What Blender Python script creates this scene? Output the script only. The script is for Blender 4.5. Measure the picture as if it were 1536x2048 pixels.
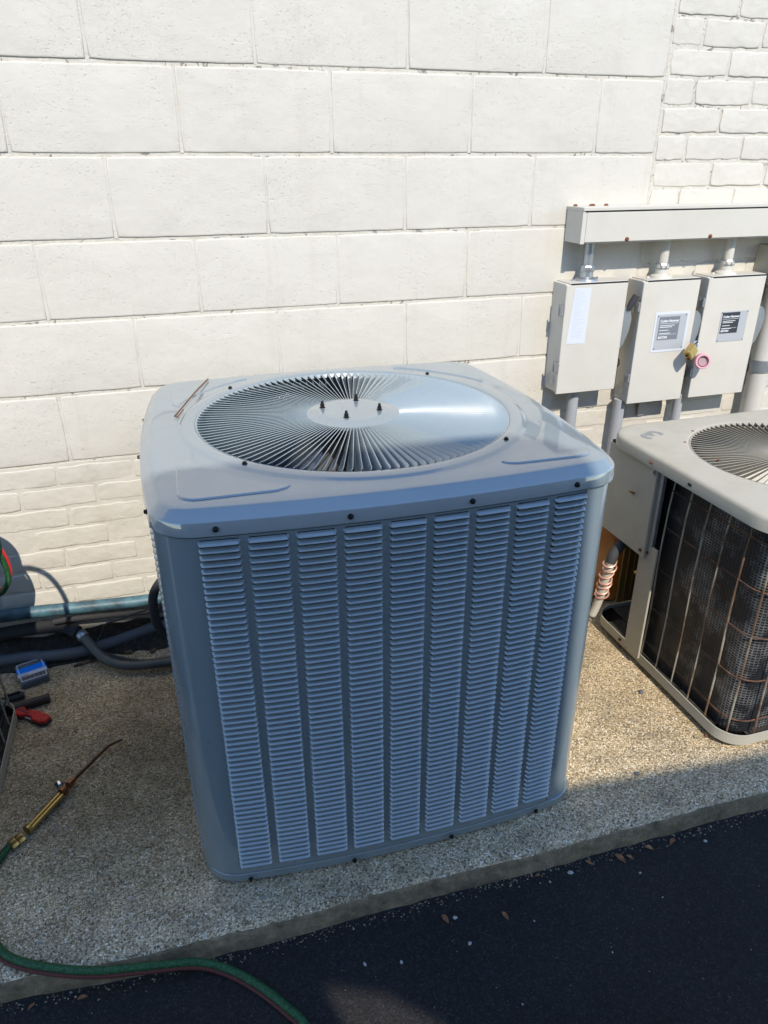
import bpy, bmesh, math, random
from mathutils import Vector, Matrix
PI = math.pi
random.seed(7)
for o in list(bpy.data.objects):
    bpy.data.objects.remove(o)
sc = bpy.context.scene
C = sc.collection

# ------------------------------------------------------------------ camera
cam_d = bpy.data.cameras.new('camera')
cam = bpy.data.objects.new('camera', cam_d); C.objects.link(cam)
cam_d.sensor_fit = 'HORIZONTAL'; cam_d.sensor_width = 36.0
cam_d.lens = 1442.04 / 1536 * 36
cam_d.clip_start = .02; cam_d.clip_end = 500
yaw, pitch, roll = .293739, -.449813, -.004170
fw = Vector((math.sin(yaw)*math.cos(pitch), math.cos(yaw)*math.cos(pitch), math.sin(pitch)))
rt = Vector((math.cos(yaw), -math.sin(yaw), 0)); up = rt.cross(fw)
r2 = math.cos(roll)*rt + math.sin(roll)*up; u2 = -math.sin(roll)*rt + math.cos(roll)*up
cam.matrix_world = Matrix(((r2.x, u2.x, -fw.x, .0905), (r2.y, u2.y, -fw.y, -2.1622), (r2.z, u2.z, -fw.z, 1.4333), (0, 0, 0, 1)))
sc.camera = cam
sc.render.resolution_x = 768; sc.render.resolution_y = 1024

# ------------------------------------------------------------------ light
SUN_EL = math.radians(44.1); TAN = math.tan(SUN_EL)
w = bpy.data.worlds.new('World'); sc.world = w; w.use_nodes = True
nt = w.node_tree
bg = nt.nodes['Background']; bg.inputs['Strength'].default_value = .15
sky = nt.nodes.new('ShaderNodeTexSky'); sky.sky_type = 'NISHITA'; sky.sun_disc = False
sky.sun_elevation = SUN_EL; sky.sun_rotation = PI
sky.air_density = 1.0; sky.dust_density = 0.0; sky.ozone_density = 2.8
nt.links.new(sky.outputs['Color'], bg.inputs['Color'])
sun_d = bpy.data.lights.new('sun', 'SUN'); sun_d.energy = 2.3; sun_d.angle = math.radians(.53)
sun_d.color = (1.0, .915, .79)
sun = bpy.data.objects.new('sun', sun_d); C.objects.link(sun)
sun.rotation_euler = (PI/2 - SUN_EL, 0, 0)      # light travels towards +y and down
sun.location = (0, -6, 6)
sc.view_settings.view_transform = 'Standard'; sc.view_settings.look = 'None'
sc.view_settings.exposure = 1.1; sc.view_settings.gamma = 1.0
sc.view_settings.use_curve_mapping = False
sc.cycles.caustics_reflective = False; sc.cycles.caustics_refractive = False

# ------------------------------------------------------------------ helpers
class MB:
    def __init__(s): s.v = []; s.f = []; s.uv = None
    def add(s, vs, fs):
        n = len(s.v); s.v += [tuple(q) for q in vs]; s.f += [tuple(i+n for i in f) for f in fs]; return s
    def box(s, a, b, ch=0.0):
        x0, y0, z0 = [min(a[i], b[i]) for i in range(3)]; x1, y1, z1 = [max(a[i], b[i]) for i in range(3)]
        if ch <= 0:
            vs = [(x, y, z) for z in (z0, z1) for y in (y0, y1) for x in (x0, x1)]
            return s.add(vs, [(0,2,3,1),(4,5,7,6),(0,1,5,4),(2,6,7,3),(0,4,6,2),(1,3,7,5)])
        lo = (x0, y0, z0); hi = (x1, y1, z1); vs = []; idx = {}
        for sx in (0,1):
            for sy in (0,1):
                for sz in (0,1):
                    base = [(lo[i], hi[i])[q] for i, q in enumerate((sx,sy,sz))]
                    sg = [1-2*q for q in (sx,sy,sz)]
                    for ax in range(3):
                        p = list(base)
                        for k in range(3):
                            if k != ax: p[k] += sg[k]*ch
                        idx[(sx,sy,sz,ax)] = len(vs); vs.append(tuple(p))
        fs = []
        for ax in range(3):
            o1, o2 = (ax+1) % 3, (ax+2) % 3
            for q in (0,1):
                ring = []
                for a_, b_ in ((0,0),(1,0),(1,1),(0,1)):
                    k = [0,0,0]; k[ax] = q; k[o1] = a_; k[o2] = b_; ring.append(idx[(k[0],k[1],k[2],ax)])
                fs.append(tuple(ring) if q else tuple(reversed(ring)))
            for a_ in (0,1):
                for b_ in (0,1):
                    k0 = [0,0,0]; k0[o1] = a_; k0[o2] = b_; k1 = list(k0); k1[ax] = 1
                    f = (idx[(*k0,o1)], idx[(*k1,o1)], idx[(*k1,o2)], idx[(*k0,o2)])
                    fs.append(f if (a_ != b_) else tuple(reversed(f)))
        for sx in (0,1):
            for sy in (0,1):
                for sz in (0,1):
                    f = tuple(idx[(sx,sy,sz,ax)] for ax in range(3))
                    fs.append(f if (sx+sy+sz) % 2 else tuple(reversed(f)))
        return s.add(vs, fs)
    def tube(s, pts, r, n=10, caps=True, closed=False):
        P = [Vector(p) for p in pts]; m = len(P)
        rr = r if isinstance(r, (list, tuple)) else [r]*m
        nrm = None; vs = []
        for i in range(m):
            t = (P[(i+1) % m if closed else min(i+1, m-1)] - P[(i-1) % m if closed else max(i-1, 0)]).normalized()
            if nrm is None:
                a = Vector((0,0,1)) if abs(t.z) < .9 else Vector((1,0,0)); nrm = (a - a.dot(t)*t).normalized()
            else:
                nrm = (nrm - nrm.dot(t)*t).normalized()
            b = t.cross(nrm)
            for k in range(n):
                an = 2*PI*k/n; vs.append(P[i] + rr[i]*(math.cos(an)*nrm + math.sin(an)*b))
        fs = []
        for i in range(m if closed else m-1):
            j = (i+1) % m
            for k in range(n):
                l = (k+1) % n; fs.append((i*n+k, i*n+l, j*n+l, j*n+k))
        if caps and not closed:
            fs.append(tuple(reversed(range(n)))); fs.append(tuple((m-1)*n+k for k in range(n)))
        return s.add(vs, fs)
    def rings(s, rings, closed=True, cap0=False, cap1=False):
        n = len(rings[0]); vs = [p for r in rings for p in r]; fs = []
        for i in range(len(rings)-1):
            for k in range(n if closed else n-1):
                l = (k+1) % n; fs.append((i*n+k, i*n+l, (i+1)*n+l, (i+1)*n+k))
        if cap0: fs.append(tuple(reversed(range(n))))
        if cap1: fs.append(tuple((len(rings)-1)*n+k for k in range(n)))
        return s.add(vs, fs)
    def lathe(s, prof, n=24, c=(0,0,0), cap0=True, cap1=True):
        return s.rings([[(c[0]+r*math.cos(2*PI*k/n), c[1]+r*math.sin(2*PI*k/n), c[2]+z) for k in range(n)] for r, z in prof], True, cap0, cap1)
    def prism(s, poly, y0, y1, ch=0.0, axis='z'):
        """polygon (ccw in its plane) extruded along axis with a chamfered top"""
        def pt(a, b, c): return {'z': (a, b, c), 'y': (a, c, b), 'x': (c, a, b)}[axis]
        m = len(poly); cx = sum(p[0] for p in poly)/m; cy = sum(p[1] for p in poly)/m
        def inset(d):
            out = []
            for i in range(m):
                p0, p1, p2 = Vector(poly[i-1]), Vector(poly[i]), Vector(poly[(i+1) % m])
                e1 = (p1-p0).normalized(); e2 = (p2-p1).normalized()
                n1 = Vector((-e1.y, e1.x)); n2 = Vector((-e2.y, e2.x)); nn = (n1+n2)
                nn = nn.normalized() if nn.length > 1e-6 else n1
                k = max(.35, nn.dot(n1)); out.append(p1 + nn*(d/k))
            return out
        R = [[pt(p[0], p[1], y0) for p in poly]]
        if ch > 0:
            sg = 1 if y1 > y0 else -1
            R += [[pt(p[0], p[1], y1-sg*ch) for p in poly], [pt(p[0], p[1], y1) for p in inset(ch)]]
        else:
            R += [[pt(p[0], p[1], y1) for p in poly]]
        return s.rings(R, True, True, True)
    def build(s, name, mat, parent=None, smooth=True, angle=35, fix=True):
        me = bpy.data.meshes.new(name); me.from_pydata(s.v, [], s.f); me.update()
        if fix:
            bm = bmesh.new(); bm.from_mesh(me); bmesh.ops.recalc_face_normals(bm, faces=bm.faces[:]); bm.to_mesh(me); bm.free()
        if smooth:
            me.polygons.foreach_set('use_smooth', [True]*len(me.polygons)); me.set_sharp_from_angle(angle=math.radians(angle))
        if isinstance(mat, (list, tuple)):
            for q in mat: me.materials.append(q)
        else: me.materials.append(mat)
        o = bpy.data.objects.new(name, me); C.objects.link(o)
        if parent is not None: o.parent = parent
        return o

def tag(o, label=None, cat=None, group=None, kind=None):
    if label: o['label'] = label
    if cat: o['category'] = cat
    if group: o['group'] = group
    if kind: o['kind'] = kind
    return o
def empty(name, loc, rz=0):
    o = bpy.data.objects.new(name, None); C.objects.link(o); o.location = loc; o.rotation_euler = (0, 0, rz)
    o.empty_display_size = .05; return o
def inst(src, parent, mw=None, name=None):
    o = bpy.data.objects.new(name or src.name.split('.')[0], src.data); C.objects.link(o); o.parent = parent
    if mw is not None: o.matrix_local = mw
    return o
def copy_tree(o, parent=None):
    c = o.copy(); C.objects.link(c); c.parent = parent
    for ch in list(o.children): copy_tree(ch, c)
    return c
def arc(cx, cy, r, a0, a1, n):
    return [(cx+r*math.cos(a0+(a1-a0)*i/n), cy+r*math.sin(a0+(a1-a0)*i/n)) for i in range(n+1)]
def spline(pts, k=6):
    P = [Vector(p) for p in pts]; out = []
    for i in range(len(P)-1):
        p0 = P[max(i-1, 0)]; p1 = P[i]; p2 = P[i+1]; p3 = P[min(i+2, len(P)-1)]
        for j in range(k):
            t = j/k
            out.append(.5*((2*p1)+(-p0+p2)*t+(2*p0-5*p1+4*p2-p3)*t*t+(-p0+3*p1-3*p2+p3)*t**3))
    out.append(P[-1]); return out
def text_mesh(name, body, size, mat, parent, mw, extrude=.0002, bold=0.0):
    cu = bpy.data.curves.new(name, 'FONT'); cu.body = body; cu.size = size; cu.extrude = extrude; cu.offset = bold
    cu.align_x = 'LEFT'; cu.resolution_u = 3
    t = bpy.data.objects.new(name, cu); C.objects.link(t)
    me = bpy.data.meshes.new_from_object(t.evaluated_get(bpy.context.evaluated_depsgraph_get()))
    bpy.data.objects.remove(t); bpy.data.curves.remove(cu)
    me.name = name; me.materials.clear(); me.materials.append(mat)
    o = bpy.data.objects.new(name, me); C.objects.link(o); o.parent = parent; o.matrix_local = mw
    return o

# ------------------------------------------------------------------ materials
def mat(name, col=(.5,.5,.5), rough=.5, metal=0.0, spec=.5, coat=0.0, coat_rough=.05):
    m = bpy.data.materials.new(name); m.use_nodes = True
    b = m.node_tree.nodes['Principled BSDF']
    b.inputs['Base Color'].default_value = (*col, 1); b.inputs['Roughness'].default_value = rough
    b.inputs['Metallic'].default_value = metal; b.inputs['Specular IOR Level'].default_value = spec
    b.inputs['Coat Weight'].default_value = coat; b.inputs['Coat Roughness'].default_value = coat_rough
    return m
class N:
    def __init__(s, m): s.m = m; s.t = m.node_tree; s.b = s.t.nodes['Principled BSDF']; s._p = None
    def n(s, typ, **kw):
        q = s.t.nodes.new('ShaderNode'+typ)
        for k, v in kw.items():
            if k in q.inputs: q.inputs[k].default_value = v
            else: setattr(q, k, v)
        return q
    def l(s, a, b): s.t.links.new(a, b)
    def pos(s):
        if s._p is None: s._p = s.n('NewGeometry').outputs['Position']
        return s._p
    def obj(s): return s.n('TexCoord').outputs['Object']
    def noise(s, scale, detail=4, rough=.55, vec=None, dist=0):
        q = s.n('TexNoise'); q.inputs['Scale'].default_value = scale; q.inputs['Detail'].default_value = detail
        q.inputs['Roughness'].default_value = rough; q.inputs['Distortion'].default_value = dist
        s.l(vec or s.pos(), q.inputs['Vector']); return q.outputs['Fac']
    def voro(s, scale, feature='F1', vec=None, rnd=1.0):
        q = s.n('TexVoronoi', feature=feature); q.inputs['Scale'].default_value = scale; q.inputs['Randomness'].default_value = rnd
        s.l(vec or s.pos(), q.inputs['Vector']); return q
    def ramp(s, fac, stops, interp='LINEAR'):
        q = s.n('ValToRGB'); cr = q.color_ramp; cr.interpolation = interp
        while len(cr.elements) < len(stops): cr.elements.new(.5)
        for e, (p, c) in zip(cr.elements, stops):
            e.position = p; e.color = (*c, 1) if isinstance(c, (tuple, list)) else (c, c, c, 1)
        s.l(fac, q.inputs['Fac']); return q.outputs['Color']
    def mix(s, a, b, fac, mode='MIX'):
        q = s.n('Mix', data_type='RGBA', blend_type=mode)
        for sock, v in ((q.inputs['Factor'], fac), (q.inputs['A'], a), (q.inputs['B'], b)):
            pass
        fs = [i for i in q.inputs if i.name == 'Factor' and i.type == 'VALUE'][0]
        A = [i for i in q.inputs if i.name == 'A' and i.type == 'RGBA'][0]; B = [i for i in q.inputs if i.name == 'B' and i.type == 'RGBA'][0]
        for sock, v in ((fs, fac), (A, a), (B, b)):
            if hasattr(v, 'links'): s.l(v, sock)
            elif isinstance(v, (tuple, list)): sock.default_value = (*v, 1)
            else: sock.default_value = v if sock is fs else (v, v, v, 1)
        return [o for o in q.outputs if o.type == 'RGBA'][0]
    def math(s, op, a, b=None, c=None, clamp=False):
        q = s.n('Math', operation=op); q.use_clamp = clamp
        for i, v in enumerate((a, b, c)):
            if v is None: continue
            if hasattr(v, 'links'): s.l(v, q.inputs[i])
            else: q.inputs[i].default_value = v
        return q.outputs[0]
    def bump(s, h, dist=.001, strength=1.0, prev=None):
        q = s.n('Bump'); q.inputs['Strength'].default_value = strength; q.inputs['Distance'].default_value = dist
        s.l(h, q.inputs['Height'])
        if prev is not None: s.l(prev, q.inputs['Normal'])
        return q.outputs['Normal']
    def col(s, c): s.l(c, s.b.inputs['Base Color'])
    def nrm(s, c): s.l(c, s.b.inputs['Normal'])
    def rgh(s, c): s.l(c, s.b.inputs['Roughness'])

# painted masonry
def masonry(name, base, pit, grain, big):
    m = mat(name, base, .62, spec=.35); n = N(m)
    cl = n.ramp(n.noise(5, 3), [(.36, 0), (.62, 1)])
    p1 = n.ramp(n.noise(120, 2, .6, dist=.4), [(.60, 0), (.72, 1)]); p2 = n.ramp(n.noise(300, 2, .6), [(.60, 0), (.70, 1)])
    pits = n.math('MULTIPLY', n.math('MAXIMUM', n.math('MULTIPLY', p1, 1.0), n.math('MULTIPLY', p2, .45)), n.math('MULTIPLY_ADD', cl, .75, .15))
    h = n.math('SUBTRACT', n.math('MULTIPLY', n.noise(45, 3), .35), pits)
    nr = n.bump(h, pit, 1.0)
    nr = n.bump(n.noise(700, 2, .6), grain, 1.0, nr)
    nr = n.bump(n.noise(14, 2), big, 1.0, nr)
    n.nrm(nr)
    v = n.ramp(n.noise(2.2, 4, .6), [(.3, (base[0]*.955, base[1]*.955, base[2]*.95)), (.7, base)])
    v = n.mix(v, (base[0]*.82, base[1]*.78, base[2]*.70), n.ramp(n.noise(9, 5, .7), [(.62, 0), (.82, .35)]))
    mp = n.n('Mapping'); mp.inputs['Scale'].default_value = (1, 1, .07); n.l(n.pos(), mp.inputs['Vector'])
    v = n.mix(v, (base[0]*.80, base[1]*.755, base[2]*.67), n.ramp(n.noise(16, 5, .65, mp.outputs[0]), [(.55, 0), (.80, .38)]))
    v = n.mix(v, (.30, .27, .22), n.math('MULTIPLY', pits, .02))
    n.col(v); return m
M = {}
M['block'] = masonry('painted_block', (.59, .560, .497), .0011, .0005, .003)
M['brick'] = masonry('painted_brick', (.588, .556, .488), .0008, .0005, .006)
m = M['mortar'] = mat('painted_mortar', (.57, .54, .475), .7, spec=.3); n = N(m)
cr = n.ramp(n.noise(26, 6, .7, dist=1.2), [(.60, 0), (.635, 1), (.66, 1), (.69, 0)])
n.col(n.mix(n.ramp(n.noise(30, 4), [(.3, (.54, .505, .43)), (.7, (.59, .56, .495))]), (.10, .08, .06), n.math('MULTIPLY', cr, .3)))
n.nrm(n.bump(n.math('SUBTRACT', n.noise(120, 4, .65), cr), .003))

# exposed aggregate pad
m = M['pad'] = mat('exposed_aggregate', (.36, .3, .21), .85, spec=.25); n = N(m)
wv = n.n('VectorMath', operation='ADD'); n.l(n.pos(), wv.inputs[0])
ns = n.n('TexNoise'); ns.inputs['Scale'].default_value = 90; n.l(n.pos(), ns.inputs['Vector'])
sc_ = n.n('VectorMath', operation='SCALE'); sc_.inputs['Scale'].default_value = .004; n.l(ns.outputs['Color'], sc_.inputs[0]); n.l(sc_.outputs[0], wv.inputs[1])
v1 = n.voro(200, 'F1', wv.outputs[0]); e1 = n.voro(200, 'DISTANCE_TO_EDGE', wv.outputs[0])
sep = n.n('SeparateColor'); n.l(v1.outputs['Color'], sep.inputs[0])
peb = n.ramp(sep.outputs[0], [(0, (.27, .20, .125)), (.18, (.50, .385, .235)), (.5, (.74, .58, .365)), (.8, (.84, .69, .47)), (.93, (.94, .84, .66)), (.96, (.95, .84, .66)), (.97, (.30, .24, .17)), (1, (.26, .2, .14))])
gap = n.ramp(e1.outputs['Distance'], [(.02, 0), (.13, 1)])
c = n.mix((.56, .43, .25), peb, gap)
pit_ = n.ramp(n.noise(200, 3, .7), [(.55, 0), (.63, 1)])
c = n.mix(c, (.13, .092, .055), n.math('MULTIPLY', pit_, .9))
c = n.mix(c, n.ramp(n.noise(650, 2, .6), [(.3, .78), (.7, 1.16)]), 1.0, 'MULTIPLY')
v2 = n.voro(62, 'F1', wv.outputs[0]); s2 = n.n('SeparateColor'); n.l(v2.outputs['Color'], s2.inputs[0])
big = n.math('MULTIPLY', n.ramp(s2.outputs[1], [(.95, 0), (.96, 1)]), n.ramp(v2.outputs['Distance'], [(.30, 1), (.42, 0)]))
c = n.mix(c, n.ramp(s2.outputs[2], [(0, (.42, .38, .31)), (.6, (.60, .55, .46)), (1, (.72, .64, .5))]), big)
st = n.ramp(n.noise(2.6, 5, .6, dist=.6), [(.34, .76), (.58, 1.08)])
c = n.mix(c, st, 1.0, 'MULTIPLY')
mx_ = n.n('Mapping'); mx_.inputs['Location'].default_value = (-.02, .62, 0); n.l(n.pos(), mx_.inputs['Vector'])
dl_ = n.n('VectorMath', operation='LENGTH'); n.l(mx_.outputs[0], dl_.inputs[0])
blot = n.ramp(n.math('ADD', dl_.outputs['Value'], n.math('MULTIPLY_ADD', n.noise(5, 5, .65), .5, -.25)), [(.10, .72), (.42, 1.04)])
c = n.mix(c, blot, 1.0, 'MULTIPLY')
c = n.mix(c, n.ramp(n.noise(13, 5, .65), [(.34, .86), (.6, 1.16)]), 1.0, 'MULTIPLY')
# grey wear along the front lip of the pad
sx = n.n('SeparateXYZ'); n.l(n.pos(), sx.inputs[0])
lip = n.math('MULTIPLY', n.ramp(n.math('ADD', sx.outputs['Y'], n.math('MULTIPLY', n.noise(4, 4), .12)), [(0, 0), (1, 0)]), 0)
edge = n.n('MapRange'); edge.inputs['From Min'].default_value = -.98; edge.inputs['From Max'].default_value = -1.14
n.l(n.math('ADD', sx.outputs['Y'], n.math('MULTIPLY_ADD', n.noise(5, 4), .22, -.11)), edge.inputs['Value'])
hsv = n.n('HueSaturation'); hsv.inputs['Saturation'].default_value = .6; hsv.inputs['Value'].default_value = .92; n.l(c, hsv.inputs['Color'])
c = n.mix(c, hsv.outputs[0], n.math('MULTIPLY', edge.outputs[0], .35))
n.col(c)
h = n.math('SUBTRACT', n.math('ADD', n.math('MULTIPLY', gap, .6), n.math('MULTIPLY', n.noise(500, 2), .4)), pit_)
n.nrm(n.bump(h, .0024))
m = M['pad_face'] = mat('formed_concrete_face', (.3, .26, .19), .9, spec=.2); n = N(m)
c = n.ramp(n.noise(40, 6, .7), [(.3, (.14, .11, .07)), (.55, (.28, .22, .145)), (.75, (.42, .35, .24))])
n.col(n.mix(c, (.055, .05, .042), n.ramp(n.noise(7, 5, .65), [(.5, 0), (.75, .7)]))); n.nrm(n.bump(n.noise(160, 5, .7), .004))
# sealed asphalt
m = M['asphalt'] = mat('sealed_asphalt', (.018, .018, .02), .62, spec=.10); n = N(m)
gv = n.voro(260); gs_ = n.n('SeparateColor'); n.l(gv.outputs['Color'], gs_.inputs[0])
n.col(n.mix(n.mix(n.ramp(n.noise(3, 5), [(.3, (.025, .0240, .0245)), (.75, (.040, .0385, .0385))]), (.12, .12, .12), n.ramp(n.noise(330, 2, .6), [(.62, 0), (.74, .6)])), n.ramp(gs_.outputs[0], [(0, .75), (.6, .97), (.85, 1.12), (1, 1.5)]), 1.0, 'MULTIPLY'))
n.nrm(n.bump(n.noise(190, 4, .7), .006)); n.rgh(n.ramp(n.noise(6, 3), [(.3, .7), (.7, .85)]))

def painted(name, col, rough, bumpd=.0002, coat=0.0, dirt=.12, spec=.5, orange=0.0):
    m = mat(name, col, rough, coat=coat, spec=spec); n = N(m)
    d = n.ramp(n.noise(7, 6, .7), [(.45, 0), (.8, dirt)])
    n.col(n.mix(n.ramp(n.noise(1.7, 3), [(.3, tuple(q*.95 for q in col)), (.7, col)]), (col[0]*.45, col[1]*.40, col[2]*.32), d))
    nr = n.bump(n.noise(9, 2), bumpd*8, 1.0)
    n.nrm(n.bump(n.noise(420, 2), orange if orange else bumpd*.2, 1.0, nr)); n.rgh(n.ramp(n.noise(20, 4), [(.3, rough*.85), (.7, min(1, rough*1.25))]))
    return m
M['grey'] = painted('blue_grey_enamel', (.186, .240, .272), .40, .00003, coat=1.0, dirt=.0, spec=.6)
M['vane'] = painted('blue_grey_vane_enamel', (.27, .325, .345), .30, .00002, coat=1.0, dirt=.0)
for k_ in ('grey', 'vane'):
    b_ = M[k_].node_tree.nodes['Principled BSDF']; b_.inputs['Coat IOR'].default_value = 1.9 if k_ == 'grey' else 1.55; b_.inputs['Coat Roughness'].default_value = .055 if k_ == 'grey' else .035
n = N(M['grey']); src = n.b.inputs['Base Color'].links[0].from_socket
sn = n.n('SeparateXYZ'); n.l(n.n('NewGeometry').outputs['Normal'], sn.inputs[0])
dst = n.math('MULTIPLY', n.ramp(sn.outputs['Z'], [(.3, .25), (.9, 1)]), n.ramp(n.noise(6, 6, .7), [(.40, .02), (.75, .30)]))
n.col(n.mix(src, (.33, .32, .29), dst))
n.rgh(n.math('ADD', n.ramp(n.noise(14, 5, .65), [(.3, .26), (.7, .38)]), n.math('MULTIPLY', dst, .4)))
M['beige'] = painted('beige_enamel', (.57, .545, .485), .5, .00006, dirt=.16)
M['tan'] = painted('weathered_tan_enamel', (.425, .402, .335), .55, .0001, dirt=.3)
M['tan_vane'] = painted('weathered_tan_vane', (.36, .34, .285), .5, .0001, dirt=.2)
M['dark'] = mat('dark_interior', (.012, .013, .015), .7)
M['black'] = mat('black_oxide_screw', (.012, .012, .013), .35, .3)
M['rubber'] = mat('black_insulation', (.035, .036, .04), .8)
M['galv'] = painted('galvanised_steel', (.42, .44, .46), .38, .0001, dirt=.25); M['galv'].node_tree.nodes['Principled BSDF'].inputs['Metallic'].default_value = .75
M['conduit'] = painted('grey_pvc', (.36, .375, .40), .55, .0001, dirt=.2)
M['conduit_dark'] = painted('grimy_grey_pvc', (.115, .125, .14), .6, .0001, dirt=.5)
M['brass'] = mat('brass', (.52, .36, .13), .36, 1.0)
M['copper'] = mat('copper_wire', (.72, .40, .31), .45, .55)
M['copper_dull'] = mat('dull_copper', (.25, .115, .06), .42, .9)
M['chrome'] = mat('chrome', (.7, .7, .72), .12, 1.0)
M['white_paper'] = mat('white_paper', (.57, .60, .65), .6)
M['plate'] = mat('aluminium_nameplate', (.40, .42, .44), .6, .1)
M['ink'] = mat('black_print', (.03, .035, .045), .5)
M['ink_white'] = mat('white_print', (.75, .76, .78), .5)
M['grey_ink'] = mat('faded_grey_print', (.16, .175, .2), .6)
M['pink'] = mat('pink_vinyl', (.72, .36, .42), .5)
M['red'] = mat('red_grip', (.55, .022, .02), .42)
M['blue_label'] = mat('blue_label', (.004, .23, .95), .4)
m = M['rust'] = mat('rusty_steel', (.2, .08, .035), .85); n = N(m); sy_ = n.n('SeparateXYZ'); n.l(n.pos(), sy_.inputs[0])
n.col(n.mix(n.ramp(n.noise(60, 4), [(.3, (.06, .028, .016)), (.55, (.12, .058, .032)), (.75, (.20, .11, .07))]), (.025, .025, .028), n.ramp(n.math('ADD', n.noise(12, 4), n.math('MULTIPLY_ADD', sy_.outputs['Y'], 1.6, 1.05)), [(.25, 0), (.55, .9)])))
m = M['rust_screw'] = mat('rusty_screw', (.2, .08, .035), .85); n = N(m); n.col(n.ramp(n.noise(160, 4), [(.3, (.07, .028, .014)), (.55, (.20, .08, .035)), (.75, (.36, .17, .09))]))
m = M['wire'] = mat('rusting_guard_wire', (.3, .25, .18), .6); n = N(m); sy_ = n.n('SeparateXYZ'); n.l(n.pos(), sy_.inputs[0])
n.col(n.ramp(n.math('ADD', n.noise(8, 5, .6), n.math('MULTIPLY_ADD', sy_.outputs['Y'], -.55, -.42)), [(.50, (.36, .33, .27)), (.62, (.17, .11, .07)), (.74, (.11, .055, .035))]))
m = M['blue_pipe'] = mat('blue_painted_pipe', (.1, .3, .4), .5); n = N(m); n.col(n.ramp(n.noise(16, 6, .65), [(.30, (.025, .03, .036)), (.45, (.04, .085, .11)), (.62, (.07, .165, .205)), (.78, (.19, .235, .235))])); n.nrm(n.bump(n.noise(90, 4), .001))
m = M['pipe_mix'] = mat('weathered_copper_line', (.1, .1, .1), .5); n = N(m); n.col(n.ramp(n.noise(11, 5, .6), [(.3, (.04, .055, .06)), (.5, (.075, .085, .085)), (.62, (.15, .085, .07)), (.75, (.30, .13, .10))]))
m = M['soil'] = mat('dark_soil', (.03, .026, .02), .95); n = N(m); n.col(n.ramp(n.noise(70, 6, .7), [(.3, (.012, .011, .010)), (.6, (.05, .042, .032)), (.8, (.16, .13, .09))])); n.nrm(n.bump(n.noise(90, 6, .7), .008))
m = M['wood'] = mat('rotten_wood', (.12, .08, .045), .9); n = N(m); n.col(n.ramp(n.noise(50, 5, .7), [(.3, (.05, .035, .02)), (.7, (.22, .15, .08))]))
m = M['leaf'] = mat('dead_leaf', (.25, .11, .045), .75); n = N(m); n.col(n.ramp(n.noise(80, 4), [(.3, (.13, .05, .02)), (.6, (.30, .14, .06)), (.8, (.42, .25, .13))]))
m = M['grit'] = mat('grit_mix', (.2, .17, .12), .9); n = N(m); n.col(n.ramp(n.noise(140, 2), [(.35, (.05, .04, .03)), (.5, (.22, .18, .12)), (.68, (.45, .40, .32))]))
M['stone'] = mat('pale_stone', (.40, .40, .39), .85)
m = M['hose_green'] = mat('green_hose', (.02, .14, .04), .6); n = N(m); n.nrm(n.bump(n.noise(600, 2), .001)); n.col(n.ramp(n.noise(220, 4), [(.3, (.004, .022, .009)), (.5, (.009, .075, .023)), (.72, (.03, .15, .05))]))
M['hose_red'] = mat('red_hose', (.09, .018, .013), .7)
M['hose_red_bright'] = mat('bright_red_hose', (.5, .03, .03), .5)
m = M['clear'] = mat('clear_plastic', (.85, .88, .92), .12); b_ = m.node_tree.nodes['Principled BSDF']; b_.inputs['Transmission Weight'].default_value = .85; b_.inputs['IOR'].default_value = 1.25
M['amber'] = mat('amber_lacquered_compressor', (.42, .16, .03), .22, coat=.6)
M['olive'] = mat('dirty_olive_board', (.16, .11, .03), .6)
M['screen'] = painted('shade_screen_grey', (.42, .42, .42), .8, dirt=.2)
# condenser coil fins: uv = (metres along the coil, metres up)
m = M['coil'] = mat('dirty_coil_fins', (.03, .03, .035), .45, .35); n = N(m)
uv = n.n('TexCoord').outputs['UV']
bk = n.n('TexBrick'); bk.offset = 0; bk.inputs['Scale'].default_value = 1.0; bk.inputs['Brick Width'].default_value = .0105; bk.inputs['Row Height'].default_value = .0080
bk.inputs['Mortar Size'].default_value = .0019; bk.inputs['Mortar Smooth'].default_value = .35; bk.inputs['Color1'].default_value = (0,0,0,1); bk.inputs['Color2'].default_value = (.12,.12,.12,1); bk.inputs['Mortar'].default_value = (1,1,1,1)
n.l(uv, bk.inputs['Vector'])
sp3 = n.n('SeparateXYZ'); n.l(n.pos(), sp3.inputs[0])
dust = n.ramp(n.math('ADD', n.noise(7, 6, .65), n.math('MULTIPLY_ADD', sp3.outputs['Y'], -.38, -.34)), [(.47, .03), (.61, .4), (.76, 1.0)])
lines = n.math('MULTIPLY', bk.outputs['Color'], dust)
n.col(n.mix((.012, .014, .018), (.60, .60, .59), lines)); n.nrm(n.bump(bk.outputs['Color'], .0015))
n.rgh(n.ramp(n.noise(12, 4), [(.35, .3), (.7, .6)]))

# ------------------------------------------------------------------ setting: ground, pad, wall
b = MB(); b.add([(-60,-60,-.06),(60,-60,-.06),(60,60,-.06),(-60,60,-.06)], [(0,1,2,3)])
tag(b.build('asphalt_ground', M['asphalt']), kind='structure')
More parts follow.
